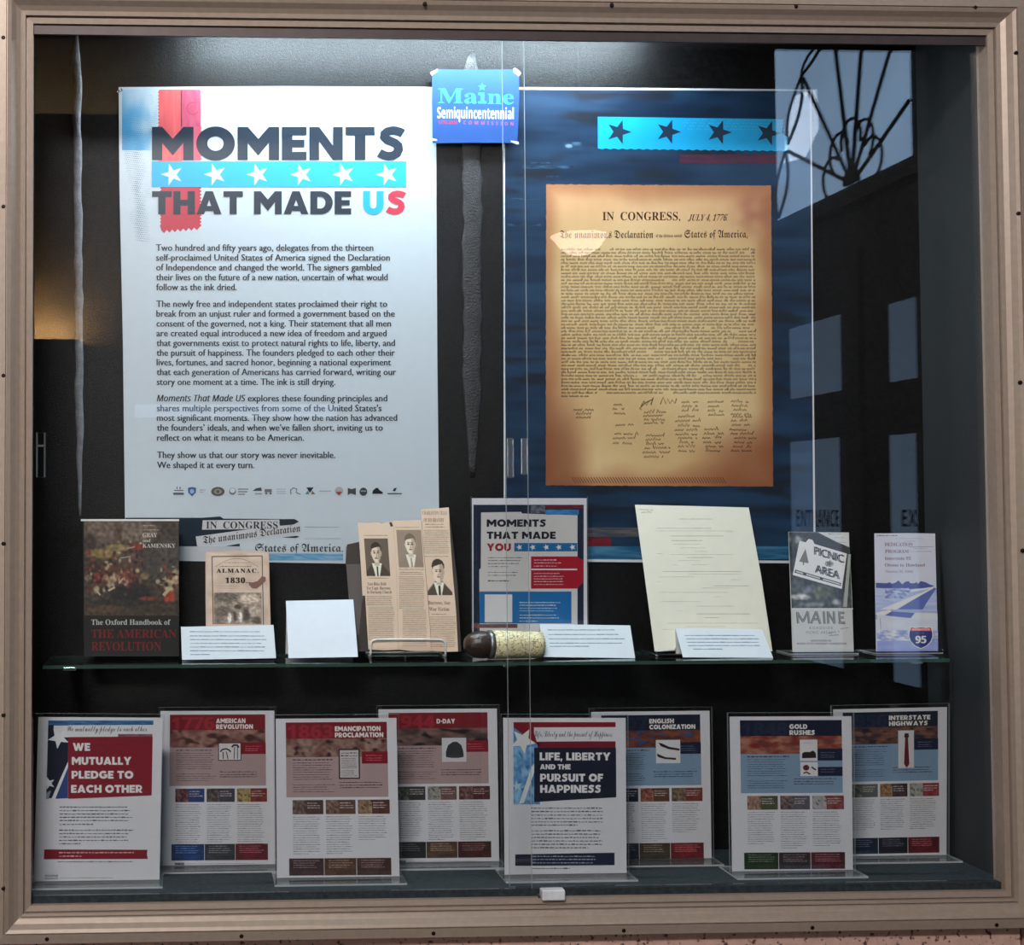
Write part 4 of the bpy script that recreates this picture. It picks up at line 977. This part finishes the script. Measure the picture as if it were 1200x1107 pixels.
for a, b in (((128, 762), (120, 676)), ((122, 680), (165, 750)), ((165, 750), (200, 672)), ((200, 674), (210, 762)), ((225, 762), (262, 672)), ((262, 672), (292, 764)), ((240, 730), (285, 730)), ((318, 672), (324, 764)), ((352, 764), (348, 672)), ((348, 676), (398, 758)), ((398, 764), (392, 672)), ((432, 672), (440, 764)), ((425, 682), (470, 684)), ((432, 718), (466, 718)), ((428, 756), (476, 758))): log(a, b)
p.text('ROADSIDE', 213, 385, 804, 19, (96, 98, 96), 'plain', 3, sp=1.5); p.text('PICNIC AREAS', 188, 380, 838, 19, (96, 98, 96), 'plain', 3, sp=1.3)
p.scribble(355, 436, 836, 26, (70, 70, 70), 4, w=4, dy=-12); p.scribble(440, 510, 806, 16, (84, 84, 84), 4, w=4, dy=-12); p.scribble(358, 430, 854, 14, (70, 70, 70), 4, w=4, dy=-6)
p.text('MAINTAINED BY', 224, 376, 896, 13, (84, 84, 82), 'sans', 3); p.text('MAINE STATE HIGHWAY COMMISSION', 120, 486, 918, 14, (80, 80, 78), 'sans', 3); p.lines(105, 470, [944], 4, (160, 160, 158), 3)
p.build('brochure', 'grey and white brochure with a PICNIC AREA sign and MAINE lettering', 'brochure', 'semi', 'travel brochures on the shelf')
stand('clear stand holding the grey picnic brochure', p, 70, 545, 985, 330)
p = lean(1063, .195, 6, 0, 1.55, (1015, 615), 6.33, .003)
BW = (186, 188, 204)
p.slab([(62, 62), (300, 60), (512, 63), (520, 400), (534, 958), (300, 957), (76, 956), (66, 400)], BW, .0008)
RB = (120, 88, 110); BL = (70, 82, 142); B2 = (120, 134, 186)
p.text('DEDICATION', 137, 346, 157, 26, RB, 'serif', 2); p.text('PROGRAM', 140, 316, 207, 24, RB, 'serif', 2); p.text('Interstate 95', 138, 332, 258, 23, RB, 'serif', 2); p.text('Orono to Howland', 138, 436, 308, 24, RB, 'serif', 2); p.text('October 31, 1964', 146, 345, 353, 17, (140, 116, 138), 'serif', 2)
p.lines(80, 232, [79], 12, (96, 96, 110), 2, .02); p.lines(200, 465, [100], 4, (150, 150, 164), 2); p.lines(285, 385, [120], 5, (150, 150, 164), 2); p.stroke([(315, 163), (500, 161)], 4, (130, 132, 148), 2); p.lines(355, 465, [176], 6, (150, 150, 164), 2); p.lines(325, 490, [196], 7, (130, 132, 148), 2, .02)
p.picture(70, 470, 522, 650, streaks((176, 184, 214), (146, 158, 204), 2, 7, 3), 20, 20, 1)
p.poly([(72, 428), (150, 432), (175, 424), (190, 436), (222, 425), (238, 410), (256, 428), (268, 440), (292, 420), (318, 418), (328, 432), (362, 432), (372, 422), (384, 436), (404, 416), (440, 424), (470, 440), (506, 452), (470, 466), (400, 470), (300, 476), (160, 470), (72, 466)], BL, 2)
p.picture(140, 468, 320, 545, streaks((96, 108, 166), (186, 196, 224), 5, 4, 9), 20, 12, 3); p.poly([(330, 480), (500, 458), (490, 470), (330, 500)], (196, 202, 224), 3)
p.poly([(232, 626), (320, 572), (500, 462), (520, 470), (440, 590), (420, 626)], (84, 98, 160), 3); p.poly([(72, 660), (110, 640), (220, 622), (240, 628), (120, 668), (76, 672)], (200, 206, 226), 3)
p.poly([(100, 628), (505, 462), (498, 470), (220, 628)], (206, 212, 232), 4); p.stroke([(180, 632), (528, 645)], 14, (150, 160, 196), 4)
p.poly([(140, 670), (190, 640), (360, 652), (330, 690)], (84, 98, 160), 5); p.poly([(330, 690), (360, 655), (528, 656), (530, 700)], (190, 196, 216), 3); p.rect(72, 664, 78, 700, BL, 4)
p.stroke([(104, 690), (108, 770)], 4, (110, 120, 166), 4); p.picture(78, 690, 530, 800, streaks((190, 194, 212), (180, 186, 210), 2, 3, 3), 10, 8, 1.5); p.picture(78, 780, 532, 862, streaks((206, 208, 222), (120, 132, 180), 6, 4, 7), 30, 12, 2); p.picture(80, 860, 533, 956, streaks((132, 142, 194), (146, 156, 202), 2, 2, 7), 10, 8, 2)
def shield(r, cc, L):
    pts = [(-.82, -.98), (-.5, -.90), (0, -.97), (.5, -.90), (.82, -.98), (.98, -.55), (1, -.1), (.85, .35), (.5, .75), (0, 1), (-.5, .75), (-.85, .35), (-1, -.1), (-.98, -.55)]
    p.poly([(405 + x * r * 92, 835 + y * r * 84) for x, y in pts], cc, L)
shield(1.0, (212, 212, 222), 5); shield(.93, (44, 54, 112), 6)
p.poly([(326, 786), (332, 760), (366, 766), (405, 761), (444, 766), (478, 760), (486, 786)], (196, 82, 76), 7); p.text('INTERSTATE', 340, 470, 782, 13, (222, 200, 204), 'sans', 8); p.lines(365, 440, [802], 8, (110, 116, 160), 7)
p.text('95', 366, 444, 876, 54, (222, 222, 230), 'sans', 8, bold=2)
p.build('brochure', 'white and blue brochure with a highway picture and a 95 shield', 'brochure', 'semi', 'travel brochures on the shelf')
stand('clear stand holding the white and blue highway brochure', p, 66, 536, 958, 330)

# engraved horn
hb = at_y(596, 771, .155); hb.z = SHELF_Z; horn = thing('engraved_horn', 'short dark horn with a cream engraved band lying on the shelf', 'horn', hb)
ivory = plain('engraved_ivory', (222, 196, 132), 0.45, noise_amt=0.0)
t = ivory.node_tree; L = t.links; b = t.nodes['Principled BSDF']; tc = t.nodes['Texture Coordinate']
vo = t.nodes.new('ShaderNodeTexVoronoi'); vo.feature = 'DISTANCE_TO_EDGE'; vo.inputs['Scale'].default_value = 115
nz = t.nodes.new('ShaderNodeTexNoise'); nz.inputs['Scale'].default_value = 60; nz.inputs['Detail'].default_value = 3; L.new(tc.outputs['Object'], nz.inputs['Vector'])
ad = t.nodes.new('ShaderNodeVectorMath'); ad.operation = 'MULTIPLY_ADD'; ad.inputs[1].default_value = (.03, .03, .03); L.new(nz.outputs['Color'], ad.inputs[0]); L.new(tc.outputs['Object'], ad.inputs[2]); L.new(ad.outputs[0], vo.inputs['Vector'])
cr = t.nodes.new('ShaderNodeValToRGB'); cr.color_ramp.elements[0].color = rgb((124, 92, 52)); cr.color_ramp.elements[1].color = rgb((252, 236, 190)); cr.color_ramp.elements[0].position = .01; cr.color_ramp.elements[1].position = .07
L.new(vo.outputs['Distance'], cr.inputs[0]); L.new(cr.outputs[0], b.inputs['Base Color'])
brown = plain('dark_horn', (58, 44, 36), 0.35, noise_amt=0.5, scale=60, bump=.4, bscale=120)
A = at_y(577, 757, hb.y - .005); A.z = SHELF_Z + .0262; B_ = at_y(634, 752, hb.y + .004); B_.z = SHELF_Z + .0245
ax = (B_ - A).normalized(); ln = (B_ - A).length
s = MB(); s.lathe([(.0215, .002), (.0225, 0), (.0250, .0), (.0256, .004), (.0242, ln * .5), (.0236, ln * .9), (.0232, ln), (.0215, ln), (.0215, .002)], A, ivory, 40, ax=ax); s.build('engraved_band', horn, True)
s = MB(); s.lathe([(.0002, -.052), (.012, -.050), (.019, -.043), (.0235, -.032), (.0248, -.018), (.0235, -.008), (.0212, .0), (.021, ln - .004), (.0002, ln - .002)], A, brown, 32, ax=ax); s.build('body', horn, True)
s = MB(); s.lathe([(.0232, -.010), (.0256, -.008), (.0258, -.002), (.0232, -.0005)], A, M['pull'], 32, ax=ax); s.build('collar', horn, True)

# ================================================================ SIGN HOLDERS AND THEIR SHEETS
def holder(label, corners, Yp, zfoot, base_d=.085, group='clear sign holders', foot=True, ext=(2.5, 4.5, 2.5, 1.0)):
    tl, tr, br, bl = corners
    P = [at_y(tl[0] - ext[0], tl[1] - ext[1], Yp), at_y(tr[0] + ext[2], tr[1] - ext[1], Yp), at_y(br[0] + ext[2], br[1] + ext[3], Yp), at_y(bl[0] - ext[0], bl[1] + ext[3], Yp)]
    cx = (P[2].x + P[3].x) / 2; zb = zfoot + .0035
    P[2].z = P[3].z = zb
    HOLD[0] = zb + .0006
    o = thing('sign_holder', label, 'sign holder', (cx, Yp, zfoot), group)
    for nm, y0, th in (('front_pane', -.0022, .0015), ('back_pane', .0009, .0015)):
        s = MB(); F4 = [p + Vector((0, y0, 0)) for p in P]; B4 = [p + Vector((0, th, 0)) for p in F4]
        s.add(F4 + B4, [(0, 3, 2, 1), (4, 5, 6, 7)], M['acrylic']); s.add(F4 + B4, [(0, 1, 5, 4), (1, 2, 6, 5), (2, 3, 7, 6), (3, 0, 4, 7)], M['acrylic_edge'])
        s.build(nm, o)
    s = MB(); w = (P[2].x - P[3].x) / 2 + .003
    s.box((cx - w, Yp - base_d / 2, zfoot + .0002), (cx + w, min(Yp + base_d / 2, BACK_Y - .003), zfoot + .0034), M['base_acrylic'], M['acrylic_edge'], 2); s.build('base', o)
    return o
YF, YB = .098, .192
G = 1.5; PW = (190, 192, 197)
def vert(Y, g=G, org=(0, 0), k=1.0, quad=None): return Sheet((0, Y, 0), (0, -1, 0), g, org, k, quad)
CHG = 'clear sign holders'; SHG = 'printed letter-size sheets in holders'

# "moments that made you"
cn = ((553, 583.5), (687.5, 583.5), (688.5, 768), (554, 768))
holder('clear holder on the shelf with the MOMENTS THAT MADE YOU sheet', cn, .232, SHELF_Z, .06, CHG, ext=(1, 2, 1, 0))
p = vert(.232, 1.6, (545, 575), 6.513)
p.slab([(52, 56), (928, 56), (934, 1230), (58, 1230)], (190, 192, 200), .0003)
p.rect(64, 106, 905, 1100, (22, 32, 52), 1)
p.poly([(122, 165), (430, 160), (432, 172), (600, 178), (858, 186), (858, 1012), (850, 1190), (112, 1190), (108, 600), (120, 590)], (182, 182, 182), 2)
p.picture(616, 108, 898, 136, streaks((110, 26, 40), (70, 24, 44), 4, 2, 3), 20, 4, 3); p.picture(614, 143, 868, 182, streaks((30, 92, 150), (60, 130, 180), 4, 3, 4), 20, 5, 3); p.picture(500, 112, 612, 170, streaks((50, 56, 72), (110, 110, 116), 3, 3, 4), 12, 6, 1.5)
p.fat('MOMENTS', 165, 618, 274, 56, (14, 20, 34), 3); p.fat('THAT MADE', 165, 692, 367, 56, (14, 20, 34), 3); p.fat('YOU', 166, 350, 459, 58, (128, 22, 40), 3)
p.rect(375, 398, 856, 462, (24, 92, 142), 3)
for x in (415, 517, 620, 716, 820): p.star(x, 430, 25, (196, 210, 222), -.3, 4, .42)
TX = (70, 72, 80)
p.lines(175, 445, [510, 532, 555], 11, TX, 3, .2); p.lines(175, 350, [578], 11, TX, 3); p.lines(175, 420, [622, 645], 11, TX, 3); p.lines(175, 335, [687], 13, (30, 34, 44), 3, .02)
p.poly([(503, 500), (856, 500), (900, 530), (900, 700), (856, 746), (503, 746)], (142, 20, 38), 3); p.rect(490, 594, 856, 605, (190, 190, 194), 4)
p.lines(525, 735, [528, 550, 574], 11, (206, 170, 176), 4); p.lines(525, 760, [630, 652, 672, 692, 714], 10, (206, 170, 176), 4)
p.rect(490, 500, 503, 746, (190, 190, 194), 4)
p.rect(110, 768, 812, 1012, (24, 94, 150), 3); p.rect(150, 790, 360, 1002, (190, 192, 196), 4)
p.lines(415, 710, [850], 9, (40, 120, 180), 4); p.lines(415, 745, [852, 873], 10, (190, 205, 220), 5); p.lines(415, 700, [896, 916], 10, (150, 180, 206), 4); p.lines(415, 740, [948, 970], 10, (180, 200, 216), 4); p.lines(415, 560, [994], 10, (180, 200, 216), 4)
p.picture(66, 1016, 400, 1046, streaks((96, 34, 48), (60, 24, 40), 4, 2, 3), 12, 4, 3)
p.build('printed_sheet', 'sheet headed MOMENTS THAT MADE YOU with red and blue boxes, on the shelf', 'printed sheet', 'semi', SHG)

# the two title sheets
cn = ((45, 840), (190.5, 841), (186.8, 1034), (39.3, 1034))
holder('clear holder with the WE MUTUALLY PLEDGE sheet, front left of the case floor', cn, YF, FLOOR_Z, .085, CHG)
p = vert(YF, G, (35, 830), 5.03); NVY = (22, 28, 44); MR = (112, 24, 36)
p.slab([(50, 50), (782, 54), (764, 1028), (22, 1028)], PW, .0003)
p.picture(108, 70, 728, 98, streaks((26, 70, 112), (70, 116, 150), 6, 3, 3), 30, 5, 1)
p.poly([(108, 96), (225, 96), (225, 528), (96, 528)], NVY, 1)
p.poly([(140, 100), (728, 96), (726, 160), (560, 168), (150, 170)], PW, 2)
p.star(170, 172, 66, (196, 200, 206), -.5, 3, .42); p.star(112, 440, 38, (190, 194, 200), -.3, 3, .42)
p.poly([(205, 180), (225, 230), (225, 330), (150, 530), (124, 530), (224, 300)], NVY, 2)
p.poly([(225, 312), (225, 345), (150, 532), (126, 534)], (196, 200, 206), 4); p.poly([(225, 345), (225, 528), (152, 532)], (40, 62, 110), 3); p.poly([(96, 500), (125, 480), (110, 534), (96, 532)], (120, 128, 140), 3)
p.text('We mutually pledge to each other', 218, 690, 134, 32, (60, 58, 64), 'script', 4)
p.picture(520, 150, 722, 172, streaks((60, 60, 80), (160, 90, 100), 5, 3, 3), 16, 4, 3)
p.poly([(225, 168), (724, 164), (718, 512), (470, 522), (226, 532)], MR, 5)
WH = (202, 202, 205)
p.fat('WE', 253, 355, 249, 46, WH, 7); p.fat('MUTUALLY', 247, 598, 331, 46, WH, 7); p.fat('PLEDGE TO', 246, 610, 413, 46, WH, 7); p.fat('EACH OTHER', 243, 664, 496, 46, WH, 7)
BT = (64, 66, 70)
p.lines(175, 622, [581, 602, 622, 641, 660], 11, BT, 2, .12); p.lines(175, 385, [683], 11, BT, 2); p.lines(172, 624, [717, 737, 757, 777], 11, BT, 2, .12); p.lines(172, 305, [797], 11, BT, 2)
p.poly([(85, 830), (694, 832), (690, 858), (696, 886), (82, 888)], MR, 2); p.lines(172, 622, [849], 11, (196, 160, 166), 3, .03); p.lines(172, 308, [870], 11, (196, 160, 166), 3); p.lines(165, 612, [903], 10, (110, 40, 52), 2, .02)
p.text('MAINE', 90, 166, 992, 13, BT, 'sans', 2); p.text('MOMENTS', 90, 166, 1007, 11, BT, 'sans', 2); p.lines(178, 560, [998], 5, (120, 124, 130), 2)
p.build('printed_sheet', 'sheet headed WE MUTUALLY PLEDGE TO EACH OTHER on a dark red block', 'printed sheet', 'semi', SHG)

cn = ((589.5, 841), (733.2, 841), (734.5, 1032), (591.3, 1033))
holder('clear holder with the LIFE, LIBERTY sheet, behind the overlap of the glass', cn, YF, FLOOR_Z, .085, CHG)
p = vert(YF, G, (585, 835), 5.03)
p.slab([(23, 30), (745, 30), (752, 990), (32, 995)], PW, .0003)
p.rect(84, 55, 686, 86, MR, 1); p.poly([(84, 86), (205, 86), (240, 205), (240, 540), (84, 540)], (74, 124, 170), 1)
p.picture(84, 200, 208, 540, streaks((66, 116, 166), (130, 176, 208), 3, 6, 6, (50, 96, 146)), 16, 30, 2)
p.poly([(86, 86), (205, 86), (240, 200)], MR, 3); p.star(140, 165, 78, (206, 210, 216), -.75, 3.5, .45); p.star(105, 432, 34, (160, 190, 214), -.2, 3.5, .4)
p.poly([(190, 320), (206, 300), (206, 350), (146, 530), (116, 536)], (196, 206, 216), 3.5)
p.poly([(205, 86), (686, 84), (684, 166), (222, 170), (205, 120)], PW, 4); p.rect(226, 168, 686, 208, (104, 24, 38), 3)
p.text('Life, Liberty and the pursuit of Happiness', 206, 666, 140, 34, (56, 56, 62), 'script', 5)
p.poly([(206, 206), (688, 206), (690, 498), (470, 510), (206, 526)], NVY, 5)
p.fat('LIFE, LIBERTY', 238, 656, 280, 46, WH, 7); p.fat('AND THE', 240, 420, 333, 30, WH, 7); p.fat('PURSUIT OF', 241, 612, 405, 46, WH, 7); p.fat('HAPPINESS', 241, 600, 471, 46, WH, 7)
p.lines(188, 612, [562, 582, 603, 623, 643], 11, BT, 2, .06); p.lines(188, 480, [662], 11, BT, 2); p.lines(188, 612, [695, 715, 735, 755, 775], 11, BT, 2, .06); p.lines(188, 560, [795], 11, BT, 2)
p.poly([(94, 834), (680, 824), (680, 898), (94, 902)], (26, 32, 52), 2); p.lines(196, 590, [846, 864, 884], 10, (150, 156, 170), 3, .1); p.lines(190, 440, [917], 10, (40, 44, 52), 2)
p.text('MAINE', 105, 176, 970, 12, (50, 70, 84), 'sans', 2); p.text('MOMENTS', 105, 176, 985, 11, (50, 70, 84), 'sans', 2); p.lines(196, 600, [970], 4, (120, 124, 130), 2)
p.build('printed_sheet', 'sheet headed LIFE, LIBERTY AND THE PURSUIT OF HAPPINESS on navy', 'printed sheet', 'semi', SHG)

# six sheets on single moments, one page layout
def moment(title, label, hl, quad, Y, warm, year, strip, box, thumbs, foots, cols, tw, cap2=False):
    holder(hl, quad, Y, FLOOR_Z, .085, CHG)
    p = vert(Y, G if Y == YF else 1.42, quad=quad)
    p.slab([(50, 70), (770, 70), (770, 1015), (50, 1015)], PW, .0003)
    ban = (104, 26, 34) if warm else (20, 27, 44); pan = (150, 130, 130) if warm else (110, 135, 158)
    p.rect(110, 92, 712, 188, ban, 1)
    p.text(year, 122, 390, 182, 74, tuple(min(255, c * 1.22 + 4) for c in ban), 'sans', 2, bold=3)
    p.picture(110, 186, 712, 292, streaks(*strip), 60, 14, 2)
    p.rect(110, 291, 714, 524, pan, 1)
    for i, tl in enumerate(title): p.fat(tl, 402, 402 + tw[i], 144 + i * 36 + (14 if len(title) == 1 else 0), 28, (206, 204, 200), 4)
    tc = tuple(c * .55 for c in pan)
    p.lines(150, 400, [308], 11, tuple(c * .35 for c in pan), 3, .1); p.lines(150, 385, [326 + i * 13.5 for i in range(8)], 7, tc, 3, .1); p.lines(150, 400, [452 + i * 13.5 for i in range(4)], 7, tc, 3, .2)
    p.lines(425, 690, [440, 456, 470], 9, tuple(c * .42 for c in pan), 3, .15)
    cc = (112, 20, 34) if warm else (20, 28, 50)
    p.rect(560, 262, 714, 332, cc, 3); p.lines(585, 690, [285, 300, 312], 7, tuple(min(255, c + 70) for c in cc), 4, .3)
    if cap2: p.rect(560, 370, 714, 424, cc, 3); p.lines(585, 680, [385, 400], 7, tuple(min(255, c + 70) for c in cc), 4, .3)
    box(p)
    for i, (x0, x1) in enumerate(((146, 328), (342, 518), (532, 720))):
        c1, c2 = thumbs[i]
        p.picture(x0, 540, x0 + (x1 - x0) * .45, 622, streaks(c1, mixc(c1, (190, 180, 165), .45), 4, 4, i * 3 + Y * 50, mixc(c1, (20, 18, 18), .6)), 14, 8, 2); p.picture(x0 + (x1 - x0) * .45, 540, x1, 622, streaks(c2, mixc(c2, c1, .4), 3, 3, i + 8), 12, 6, 2)
        p.lines(x0 + (x1 - x0) * .48, x1 - 8, [558, 572, 585], 8, (176, 170, 168), 3, .35)
        p.lines(x0 + 2, x1 - 18, [638 + k * 13.2 for k in range(cols[i])], 6.2, (96, 97, 100), 2, .14, .6, wl=(6, 20))
    for i, (x0, x1) in enumerate(((122, 328), (329, 519), (520, 724))):
        c = foots[i]; p.picture(x0 + 1, 876, x1 - 1, 975, streaks(c, mixc(c, (8, 8, 8), .35), 3, 3, i + 5), 12, 8, 2); p.lines(x0 + 26, x1 - 22, [890, 903, 916, 928], 7, tuple(min(255, v + 75) for v in c), 3, .25)
    p.text('MAINE', 146, 204, 1003, 15, (36, 60, 76), 'sans', 2, bold=2); p.lines(216, 640, [995], 4, (130, 132, 138), 2, .02)
    return p.build('printed_sheet', label, 'printed sheet', 'semi', SHG)
def b_mush(p):
    p.rect(415, 262, 560, 372, (40, 38, 40), 4); p.rect(420, 267, 555, 367, (188, 186, 186), 5)
    p.stroke([(428, 318), (440, 304), (466, 300), (488, 310), (492, 320)], 9, (40, 38, 40), 6); p.stroke([(445, 318), (446, 362)], 6, (60, 58, 60), 6); p.stroke([(466, 316), (476, 362)], 6, (60, 58, 60), 6)
    p.stroke([(500, 290), (512, 278), (534, 278), (545, 292)], 12, (40, 38, 40), 6); p.stroke([(518, 288), (514, 362)], 5, (60, 58, 60), 6); p.stroke([(536, 288), (536, 362)], 5, (60, 58, 60), 6)
def b_doc(p):
    p.rect(422, 246, 548, 420, (54, 48, 48), 4); p.rect(430, 254, 540, 412, (170, 168, 168), 5)
    for y in (270, 286): p.lines(436, 534, [y], 11, (60, 56, 56), 6, .05)
    p.lines(438, 532, [302 + i * 9 for i in range(7)], 4, (100, 98, 98), 6, .1); p.lines(438, 532, [372 + i * 10 for i in range(4)], 6, (130, 128, 128), 6, .2)
def b_helm(p):
    p.rect(432, 246, 580, 392, (182, 182, 186), 5)
    p.poly([(456, 362), (456, 330), (470, 290), (500, 270), (525, 270), (550, 290), (562, 330), (564, 362), (535, 368), (490, 368)], (44, 46, 50), 6); p.stroke([(456, 350), (510, 358), (564, 350)], 5, (66, 68, 72), 7)
def b_bird(p):
    p.rect(440, 246, 588, 388, (192, 192, 194), 5)
    p.poly([(455, 262), (475, 266), (520, 288), (585, 300), (582, 312), (515, 302), (470, 284)], (36, 34, 34), 6); p.poly([(446, 328), (462, 336), (500, 352), (560, 356), (562, 368), (500, 364), (462, 354), (448, 346)], (36, 34, 34), 6)
def b_cap(p):
    p.rect(462, 208, 566, 334, (190, 190, 192), 5); p.poly([(475, 290), (490, 280), (520, 282), (540, 272), (556, 288), (558, 316), (474, 318)], (40, 26, 28), 6); p.lines(485, 540, [228], 2, (120, 120, 124), 6)
    p.rect(464, 341, 567, 424, (192, 192, 194), 5); p.disc(498, 374, 19, 17, (84, 34, 34), 6); p.stroke([(530, 370), (556, 388)], 9, (50, 34, 34), 6); p.stroke([(482, 408), (498, 400), (522, 412)], 8, (60, 34, 34), 6)
def b_tie(p):
    p.rect(460, 210, 560, 444, (186, 186, 190), 5); p.poly([(500, 240), (512, 228), (526, 240), (530, 250), (522, 256), (530, 420), (514, 442), (496, 420), (504, 256), (496, 250)], (92, 26, 38), 6); p.rect(500, 228, 526, 250, (36, 30, 40), 7)
moment(['AMERICAN', 'REVOLUTION'], 'sheet headed AMERICAN REVOLUTION with a dark red banner', 'clear holder with the AMERICAN REVOLUTION sheet', ((188, 833), (321.5, 832.5), (323, 1015), (187, 1016)), YB, True, '1776',
       ((96, 60, 56), (146, 116, 104), 6, 2, 3.3, (60, 34, 34)), b_mush, (((70, 30, 40), (26, 60, 116)), ((46, 38, 42), (60, 62, 72)), ((130, 110, 60), (96, 28, 34))), ((24, 58, 112), (56, 58, 64), (100, 26, 36)), (19, 18, 20), (185, 232))
moment(['EMANCIPATION', 'PROCLAMATION'], 'sheet headed EMANCIPATION PROCLAMATION with 1863 in its red banner', 'clear holder with the EMANCIPATION PROCLAMATION sheet', ((323, 842), (464.5, 841), (468.3, 1033), (324.5, 1034)), YF, True, '1863',
       ((92, 60, 56), (136, 112, 102), 9, 2, 5.1, (40, 26, 28)), b_doc, (((66, 48, 46), (70, 52, 50)), ((84, 58, 46), (80, 60, 46)), ((110, 84, 60), (66, 36, 34))), ((66, 48, 48), (88, 62, 48), (74, 50, 44)), (17, 17, 11), (272, 288))
moment(['D-DAY'], 'sheet headed D-DAY with a helmet picture', 'clear holder with the D-DAY sheet', ((443.5, 831), (582.3, 830), (585, 1012), (446, 1013.5)), YB, True, '1944',
       ((60, 48, 46), (110, 84, 78), 5, 2, 7.7, (30, 26, 28)), b_helm, (((56, 60, 56), (46, 48, 46)), ((120, 122, 118), (92, 58, 56)), ((72, 34, 38), (70, 34, 38))), ((34, 38, 38), (88, 64, 46), (66, 30, 30)), (17, 18, 18), (112,))
moment(['ENGLISH', 'COLONIZATION'], 'sheet headed ENGLISH COLONIZATION with a picture of two dark tools', 'clear holder with the ENGLISH COLONIZATION sheet', ((692.8, 834), (831.5, 832.5), (834, 1013.5), (696, 1015)), YB, False, '1607',
       ((64, 40, 40), (120, 64, 44), 7, 3, 9.2, (40, 70, 116)), b_bird, (((24, 30, 50), (26, 32, 56)), ((110, 50, 36), (70, 58, 40)), ((78, 60, 42), (110, 44, 40))), ((28, 34, 52), (66, 54, 40), (112, 28, 32)), (15, 18, 14), (150, 280))
moment(['GOLD', 'RUSHES'], 'sheet headed GOLD RUSHES with two small object pictures', 'clear holder with the GOLD RUSHES sheet', ((855, 839.5), (997.8, 839), (999.7, 1025.5), (858, 1026.5)), YF, False, '1848',
       ((96, 46, 40), (150, 104, 84), 6, 3, 2.2, (110, 34, 34)), b_cap, (((120, 88, 76), (52, 66, 44)), ((70, 56, 58), (84, 86, 96)), ((140, 140, 144), (104, 40, 40))), ((34, 54, 34), (56, 44, 46), (84, 34, 42)), (15, 17, 16), (106, 150), True)
moment(['INTERSTATE', 'HIGHWAYS'], 'sheet headed INTERSTATE HIGHWAYS with a tall necktie picture', 'clear holder with the INTERSTATE HIGHWAYS sheet', ((976.3, 831), (1109.8, 828.3), (1109.3, 1006), (979, 1008.5)), YB, False, '1956',
       ((60, 40, 42), (110, 76, 60), 8, 4, 4.4, (30, 34, 50)), b_tie, (((70, 76, 72), (84, 90, 84)), ((120, 84, 54), (34, 30, 40)), ((130, 132, 128), (120, 30, 38))), ((24, 36, 56), (28, 28, 42), (96, 24, 34)), (15, 15, 15), (262, 245))
